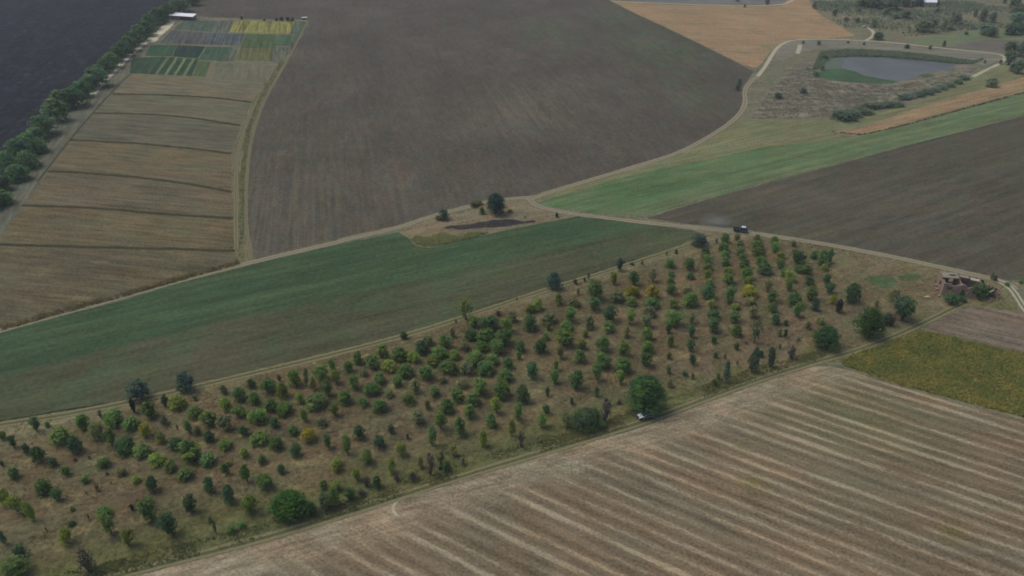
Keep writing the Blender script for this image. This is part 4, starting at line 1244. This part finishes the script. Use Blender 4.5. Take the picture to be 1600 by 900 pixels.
M['hedgetuft'] = tuft_material('dark_weeds', (78, 78, 60), (88, 84, 64), (70, 72, 56), 1.5)
M['drygrass'] = tuft_material('dry_grass', (112, 104, 76), (98, 92, 64), (88, 92, 60), 1.6)
M['weedgrass'] = tuft_material('weed_grass', (82, 88, 58), (92, 94, 60), (106, 102, 70), 1.7)
M['reed'] = tuft_material('reeds', (76, 88, 72), (84, 94, 76), (96, 100, 82), 2.1)
M['marshgrass'] = tuft_material('marsh_grass', (106, 102, 90), (92, 96, 80), (116, 108, 94), 2.0)
ORCH_IN = [(-60, 668), (0, 660), (220, 622), (350, 591), (500, 556), (640, 520), (740, 488), (850, 451), (950, 421), (1104, 366), (1160, 362), (1280, 382), (1380, 402), (1480, 423), (1556, 446), (1580, 486),
           (1520, 475), (1480, 486), (1440, 508), (1340, 545), (1280, 562), (1200, 585), (1100, 622), (1000, 660), (850, 703), (700, 748), (550, 797), (400, 842), (210, 890), (0, 940), (-60, 950)]
tufts('dry_grass', ORCH_IN, 14000, 0.2, 0.13, M['drygrass'], 'dry grass and weeds over the orchard floor', 3, 2, 0.09)
tufts('weed_grass', [(150, 903), (210, 893), (400, 845), (550, 800), (700, 751), (850, 706), (1000, 662), (1100, 622), (1200, 586), (1290, 560), (1290, 545), (1190, 570), (1090, 605), (990, 640), (850, 685), (700, 730),
                     (550, 778), (400, 822), (210, 868), (100, 895)], 7000, 0.28, 0.16, M['weedgrass'], 'olive weeds along the lower track', 4, 2, 0.15)
tufts('reeds', [(1282, 82), (1330, 78), (1400, 82), (1460, 88), (1520, 96), (1538, 92), (1520, 100), (1498, 100), (1440, 94), (1380, 89), (1330, 88), (1296, 91), (1284, 104), (1270, 110)], 6500, 1.1, 0.3, M['reed'],
      'dark green reed bed behind the pond', 5, 2)
tufts('marsh_grass', [(1180, 184), (1190, 160), (1210, 134), (1240, 112), (1270, 100), (1276, 122), (1310, 132), (1400, 134), (1480, 118), (1520, 110), (1450, 148), (1380, 168), (1310, 182), (1230, 185)], 9000, 0.4, 0.17,
      M['marshgrass'], 'grey brown marsh grass in front of the pond', 6, 2, 0.3)
M['scrub'] = tuft_material('far_scrub', (84, 94, 80), (94, 100, 86), (76, 88, 74), 1.9)
tufts('scrub', [(1270, 2), (1600, 2), (1720, 6), (1720, 40), (1600, 42), (1500, 48), (1405, 60), (1345, 56), (1325, 46), (1285, 24)], 5000, 1.0, 0.7, M['scrub'], 'grey green low scrub scattered over the far pasture', 31, 2, 0.02)
tufts('tall_weeds', [(0, 512), (100, 484), (200, 457), (300, 428), (374, 408), (374, 413), (300, 433), (200, 462), (100, 489), (0, 517)], 900, 0.8, 0.25, M['drygrass'], 'dry tall weeds along the dirt track at left', 8, 2)
tufts('field_margin_weeds', [(1296, 206), (1344, 210), (1402, 198), (1500, 171), (1600, 144), (1700, 118), (1700, 120), (1600, 146), (1500, 173), (1402, 200), (1344, 212)], 1500, 0.5, 0.25, M['hedgetuft'], 'dark weedy edge of the orange strip', 9, 2)
tufts('margin_grass', [(380, 404), (382, 350), (382, 280), (390, 210), (410, 155), (444, 98), (440, 92), (405, 150), (384, 205), (374, 280), (374, 350), (374, 404)], 2600, 0.3, 0.12, M['weedgrass'],
      'rough green edge grass beside the dry strips', 10, 2)

M['islandweeds'] = tuft_material('island_weeds', (92, 98, 66), (100, 104, 68), (108, 104, 78), 2.3)
tufts('weed_grass', [(640, 374), (650, 369), (668, 372), (690, 364), (716, 370), (736, 363), (764, 364), (742, 371), (700, 380), (668, 386), (652, 383)], 1500, 0.5, 0.25, M['islandweeds'], 'olive green weeds at the lower left of the tan triangle', 21, 2)
# the standing yellow green crop on the right
CROP = [(1312, 566), (1330, 556), (1352, 547), (1400, 530), (1440, 517), (1500, 530), (1600, 554), (2000, 662), (2000, 758), (1600, 652), (1500, 626), (1400, 599), (1340, 579), (1320, 572)]


def crop_tint(t, col):
    v = t.line(at(1330, 553), at(1600, 600), 1)
    w = t.math('ADD', v, t.math('MULTIPLY', t.math('SUBTRACT', t.noise(0.1, 5, 0.7), 0.5), 22.0))
    ox = t.sep()[0]
    f = t.math('MULTIPLY', t.rng(ox, 84, 112, 0.85, 0.1), t.rng(t.noise(0.3, 5, 0.7), 0.38, 0.6))
    return t.mix(f, col, C(136, 112, 62))


M['crop'] = field_mat('yellow_green_crop', (98, 100, 50), (112, 110, 52), (84, 92, 48), big=0.05, mid=0.12, fine=1.2, ang=a_stub, streak=0.12, fine_amt=0.2, extra=crop_tint,
                      mid_amt=0.7)
sheet('crop_ground', CROP, 0.05, M['crop'], 0.3, label='floor of the yellow green crop')
M['croptuft'] = tuft_material('crop_leaves', (86, 92, 52), (106, 100, 56), (76, 86, 48), 2.4)
tufts('yellow_green_crop', CROP, 22000, 0.6, 0.2, M['croptuft'], 'standing yellow green crop at the right edge', 12, 2, None, 0.05)

# ------------------------------------------------------------------ buildings, vehicles, small things
def prim(bm, cx, cy, cz, sx, sy, sz, rz=0.0):
    r = bmesh.ops.create_cube(bm, size=1)
    bmesh.ops.scale(bm, vec=(sx, sy, sz), verts=r['verts'])
    if rz:
        bmesh.ops.rotate(bm, cent=(0, 0, 0), matrix=Matrix.Rotation(rz, 3, 'Z'), verts=r['verts'])
    bmesh.ops.translate(bm, vec=(cx, cy, cz), verts=r['verts'])
    return r['verts']


def part(name, parent, mat, build, bev=0.0):
    bm = bmesh.new()
    build(bm)
    if bev:
        bmesh.ops.bevel(bm, geom=bm.edges[:], offset=bev, segments=2, affect='EDGES')
    me = bpy.data.meshes.new(name)
    bm.to_mesh(me)
    bm.free()
    me.materials.append(mat)
    o = bpy.data.objects.new(name, me)
    COL.objects.link(o)
    if parent:
        o.parent = parent
    return o


def prism(bm, pts, y0, y1, ins=0.0):
    """Side outline (x, z) run from y0 to y1; the upper points pulled in by ins on both sides."""
    zmin, zmax = min(p[1] for p in pts), max(p[1] for p in pts)
    A, B = [], []
    for x, z in pts:
        k = ins * (z - zmin) / max(0.01, zmax - zmin)
        A.append(bm.verts.new((x, y0 + k, z)))
        B.append(bm.verts.new((x, y1 - k, z)))
    n = len(pts)
    bm.faces.new(A)
    bm.faces.new(B[::-1])
    for i in range(n):
        j = (i + 1) % n
        bm.faces.new((A[j], A[i], B[i], B[j]))
    bmesh.ops.recalc_face_normals(bm, faces=bm.faces[:])


def wheel(parent, x, y, r, wd, tyre, rim):
    w = part('wheel', parent, rim, lambda bm: bmesh.ops.create_cone(bm, cap_ends=True, segments=20, radius1=r * .6, radius2=r * .6, depth=wd * 1.03,
             matrix=Matrix.Translation((x, y, r)) @ Matrix.Rotation(math.pi / 2, 4, 'X')))

    def ty(bm):
        n = 24
        rings = []
        for rr, yy in ((r * .6, -wd / 2), (r * .95, -wd / 2), (r, -wd * .3), (r, wd * .3), (r * .95, wd / 2), (r * .6, wd / 2)):
            rings.append([bm.verts.new((x + math.cos(6.2832 * k / n) * rr, y + yy, r + math.sin(6.2832 * k / n) * rr)) for k in range(n)])
        for a, b in zip(rings[:-1], rings[1:]):
            for k in range(n):
                bm.faces.new((a[k], a[(k + 1) % n], b[(k + 1) % n], b[k]))
        bmesh.ops.recalc_face_normals(bm, faces=bm.faces[:])
    part('tyre', w, tyre, ty)
    return w


M['paint_dark'] = plain_mat('dark_violet_paint', (0.035, 0.035, 0.06), 0.25, 0.6, 0.05)
M['paint_silver'] = plain_mat('silver_trim_and_reflection', (0.45, 0.45, 0.5), 0.3, 0.6, 0.05, metal=0.3)
M['paint_white'] = plain_mat('white_paint', (0.85, 0.86, 0.88), 0.4, 0.5, 0.04)
M['paint_blue'] = plain_mat('blue_paint', (0.05, 0.08, 0.14), 0.35, 0.5, 0.1)
M['glass'] = plain_mat('dark_glass', (0.012, 0.015, 0.02), 0.08, 0.6, 0.02)
M['tyre'] = plain_mat('rubber', (0.02, 0.02, 0.02), 0.85, 0.1)
M['rim'] = plain_mat('wheel_rim', (0.3, 0.3, 0.32), 0.4, 0.5, metal=0.6)
M['lamp'] = plain_mat('lamp_glass', (0.7, 0.7, 0.72), 0.15, 0.6)
M['tail'] = plain_mat('tail_lamp', (0.35, 0.02, 0.02), 0.25, 0.5)
M['dark_bed'] = plain_mat('dark_cargo_bed', (0.03, 0.04, 0.04), 0.7, 0.2, 0.2)

# parked car: front toward the left of the picture
a, b = at(996.5, 651), at(1022.5, 648)
ang = math.atan2(b.y - a.y, b.x - a.x) + math.radians(8)
car = empty('parked_car', at(1009.5, 652.5), ang)
tag(car, 'dark parked car with white bonnet and painted silver roof edge reflection under the walnut tree', 'car')
Lc = 2.1
part('body', car, M['paint_dark'], lambda bm: prism(bm, [(-Lc, .28), (-Lc, .72), (-1.95, .86), (-.95, .98), (1.75, 1.0), (2.08, .9), (Lc, .3)], -.86, .86, 0.06), 0.04)
part('cabin', car, M['glass'], lambda bm: prism(bm, [(-1.0, .97), (-.35, 1.44), (1.35, 1.46), (1.95, .99)], -.78, .78, 0.14), 0.02)
part('roof', car, M['paint_dark'], lambda bm: prism(bm, [(-.42, 1.43), (-.3, 1.5), (1.25, 1.51), (1.42, 1.45)], -.66, .66, 0.03), 0.01)
part('bonnet', car, M['paint_white'], lambda bm: prism(bm, [(-1.98, .86), (-1.9, .93), (-1.02, 1.03), (-1.0, .97)], -.72, .72, 0.02), 0.01)
for sy in (-1, 1):
    part('roof_edge_reflection', car, M['paint_silver'], lambda bm: prism(bm, [(-1.02, 1.0), (-.4, 1.5), (1.3, 1.53), (1.96, 1.02), (1.9, 1.0), (1.26, 1.45), (-.36, 1.42), (-.92, .99)], sy * .74 - .05, sy * .74 + .05), 0.005)  # silver strips paint in the reflection along the roof edges
    part('side_trim', car, M['paint_silver'], lambda bm: prim(bm, 0, sy * .875, .86, 3.3, .03, .09))
    part('door', car, M['paint_dark'], lambda bm: prim(bm, -.25, sy * .858, .62, 1.05, .04, .5))
    part('door', car, M['paint_dark'], lambda bm: prim(bm, .82, sy * .858, .62, .95, .04, .5))
    part('mirror', car, M['paint_dark'], lambda bm: prim(bm, -.72, sy * .97, 1.05, .16, .2, .14), 0.02)
    part('headlight', car, M['lamp'], lambda bm: prim(bm, -2.06, sy * .6, .72, .1, .36, .14))
    part('tail_light', car, M['tail'], lambda bm: prim(bm, 2.07, sy * .68, .8, .08, .2, .26))
    for x in (-1.3, 1.3):
        wheel(car, x, sy * .79, .32, .2, M['tyre'], M['rim'])
part('bumper', car, M['dark_bed'], lambda bm: prim(bm, -2.1, 0, .42, .12, 1.6, .2), 0.02)
part('bumper', car, M['dark_bed'], lambda bm: prim(bm, 2.1, 0, .42, .12, 1.6, .2), 0.02)

# truck on the dirt track, cab to the right, low open bed to the left
a, b = at(1140, 361), at(1172, 365)
truck = empty('flatbed_truck', at(1156.5, 362.6), math.atan2(b.y - a.y, b.x - a.x))
tag(truck, 'small blue truck with white cab roof and low dark open bed on dirt track', 'truck')
part('chassis', truck, M['dark_bed'], lambda bm: prim(bm, 0, 0, .55, 4.7, .8, .22))
bed = part('cargo_bed', truck, M['dark_bed'], lambda bm: (prim(bm, -1.35, 0, .82, 2.0, 1.8, .1), prim(bm, -1.35, .87, 1.07, 2.0, .06, .4), prim(bm, -1.35, -.87, 1.07, 2.0, .06, .4),
                                                       prim(bm, -2.32, 0, 1.07, .06, 1.68, .4), prim(bm, -.38, 0, 1.07, .06, 1.68, .4)))
part('cab', truck, M['paint_blue'], lambda bm: prism(bm, [(-.3, .5), (-.3, 1.35), (2.3, 1.35), (2.42, 1.2), (2.42, .5)], -.92, .92, 0.02), 0.05)
part('cab_window', truck, M['glass'], lambda bm: prism(bm, [(-.22, 1.33), (-.12, 2.05), (1.75, 2.05), (2.25, 1.33)], -.88, .88, 0.1), 0.02)
M['roof_grey'] = plain_mat('weathered_white_paint', (0.5, 0.53, 0.58), 0.45, 0.4, 0.06)
part('cab_roof', truck, M['roof_grey'], lambda bm: prism(bm, [(.15, 2.04), (0.3, 2.14), (0.5, 2.18), (1.3, 2.18), (1.6, 2.12), (1.7, 2.04)], -.7, .7, 0.2), 0.04)
part('rear_panel', truck, M['paint_blue'], lambda bm: prism(bm, [(-.36, 1.3), (-.28, 2.05), (-.12, 2.08), (-.2, 1.3)], -.9, .9, 0.08), 0.02)
for sy in (-1, 1):
    part('door', truck, M['paint_blue'], lambda bm: prim(bm, 1.3, sy * .915, .95, .95, .04, .7))
    part('headlight', truck, M['lamp'], lambda bm: prim(bm, 2.43, sy * .65, .9, .06, .26, .22))
    part('mirror', truck, M['dark_bed'], lambda bm: prim(bm, 2.0, sy * 1.05, 1.6, .08, .18, .32))
    part('tail_light', truck, M['tail'], lambda bm: prim(bm, -2.37, sy * .7, .85, .04, .2, .1))
    for x in (-1.5, 1.55):
        wheel(truck, x, sy * .82, .4, .24, M['tyre'], M['rim'])
part('bumper', truck, M['dark_bed'], lambda bm: prim(bm, 2.46, 0, .55, .12, 1.8, .2), 0.02)

# ruined brick building
M['brick'] = None
t = NT('old_pink_brick')
br = t.n('ShaderNodeTexBrick')
br.inputs['Scale'].default_value = 2.0
br.inputs['Color1'].default_value = C(132, 102, 95)
br.inputs['Color2'].default_value = C(124, 103, 96)
br.inputs['Mortar'].default_value = C(120, 110, 102)
mp = t.n('ShaderNodeMapping')
mp.inputs['Rotation'].default_value = (math.pi / 2, 0, 0)
t.t.links.new(t.pos, mp.inputs[0])
t.t.links.new(mp.outputs[0], br.inputs[0])
pl = t.noise(0.5, 5, 0.7)
col = t.mix(t.rng(pl, 0.46, 0.6), br.outputs[0], C(140, 128, 120))
col = t.scale(col, t.rng(t.noise(1.8, 4, 0.7), 0.3, 0.7, 0.78, 1.2))
M['brick'] = t.matt(col, 0.95, None, 0.1)
M['slab'] = plain_mat('old_concrete', C(128, 122, 112)[:3], 0.9, 0.1, 0.2, 1.2, bump=0.05)
M['slab_pale'] = plain_mat('pale_concrete', C(164, 158, 146)[:3], 0.9, 0.1, 0.12, 1.2)
M['dark_void'] = plain_mat('dark_timber', (0.03, 0.028, 0.026), 0.9, 0.1)
ruin = empty('ruined_building', at(1506, 456), math.radians(-14))
ruin.scale = (1, 1, 1.15)
tag(ruin, 'roofless pink brick ruin with broken walls and pale slabs at the track end', 'ruin')


def broken_wall(name, L, ang_, x, y, hts, th=0.4, gaps=()):
    """Wall of length L whose top steps through hts; gaps are (from, to, sill, head) openings."""
    def bld(bm):
        n = len(hts)
        dx = L / n
        for i, h in enumerate(hts):
            xa = -L / 2 + i * dx
            segs = [(0, h)]
            for g0, g1, sl, hd in gaps:
                if xa + dx / 2 > g0 - L / 2 and xa + dx / 2 < g1 - L / 2:
                    segs = [(0, min(sl, h))] + ([(hd, h)] if h > hd else [])
            for z0, z1 in segs:
                if z1 - z0 > 0.05:
                    prim(bm, xa + dx / 2, 0, (z0 + z1) / 2, dx * 0.998, th, z1 - z0)
    o = part(name, ruin, M['brick'], bld)
    o.location = (x, y, 0)
    o.rotation_euler = (0, 0, ang_)
    return o


rr = random.Random(5)
hs = lambda n, lo, hi: [max(0.4, lo + (hi - lo) * (0.5 + 0.5 * math.sin(i * 0.9 + lo * 3)) + rr.uniform(-.25, .25)) for i in range(n)]
broken_wall('wall', 11, 0, -1.5, -3.2, [3.4, 3.4, 3.3, 3.4, 3.0, 2.8, 2.9, 3.2, 3.3, 3.4, 3.5, 3.3, 2.6, 2.7, 3.0, 3.1, 3.3, 3.3, 3.1, 3.2, 2.4, 1.9], gaps=((1.2, 2.4, 1.0, 2.5), (5.2, 7.0, 0.0, 2.2), (8.6, 9.6, 1.0, 2.4)))
broken_wall('wall', 11, 0, -1.5, 3.2, [3.4, 3.5, 3.4, 3.2, 3.4, 3.4, 3.5, 3.3, 2.9, 3.0, 3.2, 3.3, 3.3, 3.0, 2.8, 3.0, 3.2, 3.1], gaps=((3, 4.2, 1, 2.5),))
broken_wall('wall', 6.0, math.pi / 2, -6.8, 0, [3.4, 3.5, 3.2, 3.0, 3.3, 3.4, 3.5, 3.4], gaps=((2.2, 3.6, 1, 2.4),))
broken_wall('wall', 6.0, math.pi / 2, -1.8, 0, [3.1, 3.0, 2.8, 2.9, 3.1, 3.2])
broken_wall('wall', 6.0, math.pi / 2, 3.8, 0, [2.2, 2.7, 3.1, 2.9, 3.0, 3.1])
broken_wall('wall', 4.4, 0, 6.4, 1.0, [2.4, 1.5, 2.3, 1.1, 2.4, 0.9, 2.2, 1.0, 1.9], 0.35)
broken_wall('wall', 3.4, math.pi / 2, 8.7, -0.6, [0.7, 1.6, 2.1, 1.4, 2.0, 1.2], 0.35)
for (x, y, z, sx, sy, rx, ry, pale) in ((-4.5, 1.5, 3.5, 4.2, 3.0, .05, -.04, 0), (-0.6, 2.0, 3.3, 2.6, 1.6, -.05, .07, 0), (2.3, 1.3, 3.1, 2.4, 1.3, .08, .08, 1), (2.6, -2.7, 2.95, 1.7, .7, -.12, .1, 1)):
    s = part('roof_slab', ruin, M['slab_pale'] if pale else M['slab'], lambda bm: prim(bm, 0, 0, 0, sx, sy, .2), 0.02)
    s.location = (x, y, z + .12)
    s.rotation_euler = (rx, ry, 0)
part('roof_hatch', ruin, M['slab'], lambda bm: prim(bm, -4.0, 1.6, 3.95, 1.6, 1.1, .5), 0.02)
fb = part('fallen_beam', ruin, M['slab_pale'], lambda bm: prim(bm, 0, 0, 0, 4.2, .3, .25))
fb.location = (5.2, -2.2, 1.25)
fb.rotation_euler = (0, -.45, .35)
rub = part('rubble', ruin, M['brick'], lambda bm: [prim(bm, rr.uniform(-8, 9), rr.uniform(-5.2, 4.5), .15, rr.uniform(.3, .9), rr.uniform(.3, .9), rr.uniform(.25, .6), rr.uniform(0, 3)) for _ in range(60)])
rub['kind'] = 'stuff'
for (x, yb, w, h, tn, lb) in ((1529, 467, 26, 24, 'd', 'dark round bush against the right side of the brick ruin'), (1548, 464, 16, 15, 'd', 'smaller dark bush at the right end of the brick ruin'),
                              (1500, 461, 16, 8, 'd', 'low dark shrub under the doorway of the brick ruin'), (1488, 473, 24, 11, 'q', 'low green bush in front of the left half of the brick ruin'),
                              (1504, 472, 14, 8, 'q', 'small green bush in front of the middle of the brick ruin'), (1534, 446, 10, 9, 'D', 'blackish shrub growing inside the broken end of the ruin'),
                              (1556, 440, 7, 9, 'b', 'thin brown sapling at the far right end of the ruin'), (1551, 437, 6, 12, 'o', 'thin olive sapling just behind the right end of the ruin'),
                              (1468, 444, 14, 9, 'o', 'olive weedy bush at the left end of the ruin'), (1574, 447, 8, 6, 'g', 'tiny green tuft beside the track bend right of the ruin'),
                              (1596, 443, 9, 6, 'g', 'small green tuft on the field edge at the right photo edge')):
    W, H, loc = fit(x, yb, w, h)
    tag(plant('bush', 'dome' if w < 20 else 'round', tn, W, H, loc), lb, 'bush', 'bushes round the ruin')
wb = part('rubble_block', None, M['slab_pale'], lambda bm: (prim(bm, 0, 0, .22, 1.3, .7, .42, .3), prim(bm, .5, -.15, .16, .8, .5, .3, -.4)), 0.04)
wb.location = at(1448, 465)
tag(wb, 'pale broken concrete block lying on bare ground left of the ruin', 'block')

# long white roofed shed at the far end of the garden
M['shed_wall'] = plain_mat('grey_shed_wall', C(112, 114, 120)[:3], 0.8, 0.2, 0.1)
M['white_roof'] = plain_mat('white_sheet_roof', (0.88, 0.89, 0.9), 0.5, 0.3, 0.05)
M['wood'] = plain_mat('grey_wood', (0.12, 0.1, 0.085), 0.85, 0.15, 0.2)
a, b = at(262, 31), at(304.5, 31.5)
L = (b - a).length
shed = empty('long_shed', a.lerp(b, .5) + Vector((0, 2.2, 0)), math.atan2(b.y - a.y, b.x - a.x) - math.radians(7))
tag(shed, 'long low shed with white sheet roof at the end of the sandy lane', 'shed')
part('wall', shed, M['shed_wall'], lambda bm: (prim(bm, -L / 2 + .1, 0, 1.4, .2, 4.4, 2.8), prim(bm, L / 2 - .1, 0, 1.3, .2, 4.4, 2.6), prim(bm, 0, 2.1, 1.4, L - .4, .2, 2.8), prim(bm, -L * .25, -2.1, 1.0, L * .46, .2, 2.0)))
part('gable_wall', shed, M['paint_white'], lambda bm: prim(bm, -L / 2 - .03, 0, 1.3, .08, 4.2, 2.5))
sr = part('roof', shed, M['white_roof'], lambda bm: prim(bm, 0, 0, 0, L + .8, 5.6, .14), 0.02)
sr.location = (0, -.1, 3.3)
sr.rotation_euler = (.17, .02, 0)
for k in range(6):
    part('post', shed, M['wood'], lambda bm: prim(bm, -.2 + k * L * .095, -2.1, 1.4, .16, .16, 2.8))
part('door', shed, M['wood'], lambda bm: prim(bm, -L * .3, -2.23, 1.0, 1.4, .05, 1.9))


def hut(px, py, w, d, h, rz, wall, roof, label, cat, name='hut', slope=0.25):
    o = empty(name, at(px, py), rz)
    tag(o, label, cat)
    part('wall', o, wall, lambda bm: prim(bm, 0, 0, h / 2, w, d, h))
    part('roof', o, roof, lambda bm: prism(bm, [(-w / 2 - .15, h + .005), (-w / 2 - .15, h + .1), (w / 2 + .15, h + .1 + slope), (w / 2 + .15, h + slope * .02 + .005)], -d / 2 - .15, d / 2 + .15))
    part('door', o, M['dark_void'], lambda bm: prim(bm, 0, -d / 2 - .02, h * .42, w * .3, .03, h * .8))
    return o


hut(232.5, 45, 2.6, 2.0, 1.7, .2, M['shed_wall'], M['white_roof'], 'tiny white roofed hut under the belt trees nearest the long shed', 'hut')
hut(221, 64, 2.2, 1.8, 1.3, .5, M['wood'], M['white_roof'], 'tiny white roofed hut beside the sandy lane, lower of two', 'hut')
hut(227.5, 61.5, 1.9, 1.5, 1.1, .3, M['wood'], M['slab'], 'tiny grey roofed coop behind the lower white hut', 'coop', 'coop')
hut(476, 30.5, 3.6, 1.6, 1.3, 0.02, M['shed_wall'], M['white_roof'], 'low white roofed box hut at the right far corner of the garden', 'hut')
hut(378, 30, 1.3, 1.3, 2.2, 0.0, M['wood'], M['slab'], 'narrow dark outhouse at the far edge of the garden', 'outhouse', 'outhouse')
hut(1580, 52.5, 4.2, 3.0, 2.2, 0.1, M['slab_pale'], M['slab_pale'], 'white roofed hut among far trees at the right', 'hut')


def house(px, py, rz, label):
    o = empty('house', at(px, py), rz)
    tag(o, label, 'house')
    part('wall', o, M['slab_pale'], lambda bm: prim(bm, 0, 0, 1.6, 9, 7, 3.2))
    r_ = part('roof', o, M['white_roof'], lambda bm: prism(bm, [(-3.9, 3.2), (0, 5.6), (3.9, 3.2)], -4.9, 4.9))
    r_.rotation_euler = (0, 0, math.pi / 2)
    part('chimney', r_, M['brick'], lambda bm: prim(bm, .8, 1.5, 5.4, .6, .6, 1.4))
    part('door', o, M['wood'], lambda bm: prim(bm, 0, -3.53, 1.05, 1.1, .05, 2.1))
    for x in (-2.6, 2.6):
        w_ = part('window', o, M['glass'], lambda bm: prim(bm, x, -3.52, 1.7, 1.2, .04, 1.2))
        part('frame', w_, M['paint_white'], lambda bm: (prim(bm, x, -3.53, 1.06, 1.4, .1, .08), prim(bm, x, -3.53, 2.34, 1.4, .1, .08), prim(bm, x - .66, -3.53, 1.7, .08, .1, 1.2), prim(bm, x + .66, -3.53, 1.7, .08, .1, 1.2)))


house(1428, 8, .1, 'far white roofed house among trees at the top edge, left of two')
house(1450, 9, -.1, 'far white roofed house among trees at the top edge, right of two')

# dark compost heaps and hedge along the far edge of the garden
for k, (x, w, h) in enumerate(((432, 7, 5), (440, 8, 6), (449, 8, 6), (457, 7, 5), (413, 5, 3))):
    W, H, loc = fit(x, 33, w, h)
    tag(plant('hedge_bush', 'dome', 'D', W, H, loc), '%s dark bush from the left along the far edge of the yellow plot' % ['second', 'third', 'fourth', 'fifth', 'first'][k], 'bush', 'dark bushes along the garden edge')

# dust behind the truck
t = NT('dust')
pv = t.n('ShaderNodeVolumePrincipled')
pv.inputs['Color'].default_value = (0.8, 0.77, 0.74, 1)
pv.inputs['Anisotropy'].default_value = 0.2
ln = t.n('ShaderNodeVectorMath', operation='LENGTH')
t.t.links.new(t.pos, ln.inputs[0])
dn = t.math('MULTIPLY', t.math('POWER', t.rng(ln.outputs['Value'], 0.05, 1.0, 1.0, 0.0), 1.8), t.rng(t.noise(3.0, 4, 0.6), 0.3, 0.7, 0.25, 1.0))
t.set(pv.inputs['Density'], t.math('MULTIPLY', dn, 0.3))
t.t.links.new(pv.outputs[0], t.out.inputs['Volume'])
bm = bmesh.new()
bmesh.ops.create_icosphere(bm, subdivisions=4, radius=1)
me = bpy.data.meshes.new('dust')
bm.to_mesh(me)
bm.free()
me.materials.append(t.m)
dust = bpy.data.objects.new('dust', me)
COL.objects.link(dust)
a, b = at(1086, 353), at(1150, 361)
dust.location = a.lerp(b, .55) + Vector((0, 2.0, 1.6))
dust.rotation_euler = (0, 0, math.atan2(b.y - a.y, b.x - a.x))
dust.scale = ((b - a).length * .55, 5.0, 3.2)
dust['kind'] = 'stuff'
dust['label'] = 'thin pale dust trailing behind the truck'

# haze: one even body of air round the whole scene
t = NT('haze_air')
pv = t.n('ShaderNodeVolumePrincipled')
pv.inputs['Color'].default_value = (0.9, 0.95, 1.0, 1)
pv.inputs['Density'].default_value = HAZE
pv.inputs['Anisotropy'].default_value = 0.0
t.t.links.new(pv.outputs[0], t.out.inputs['Volume'])
hz = part('haze', None, t.m, lambda bm: prim(bm, 0, 1300, 60, 5200, 3600, 122))
hz['kind'] = 'stuff'
hz['label'] = 'thin even haze over the whole valley'
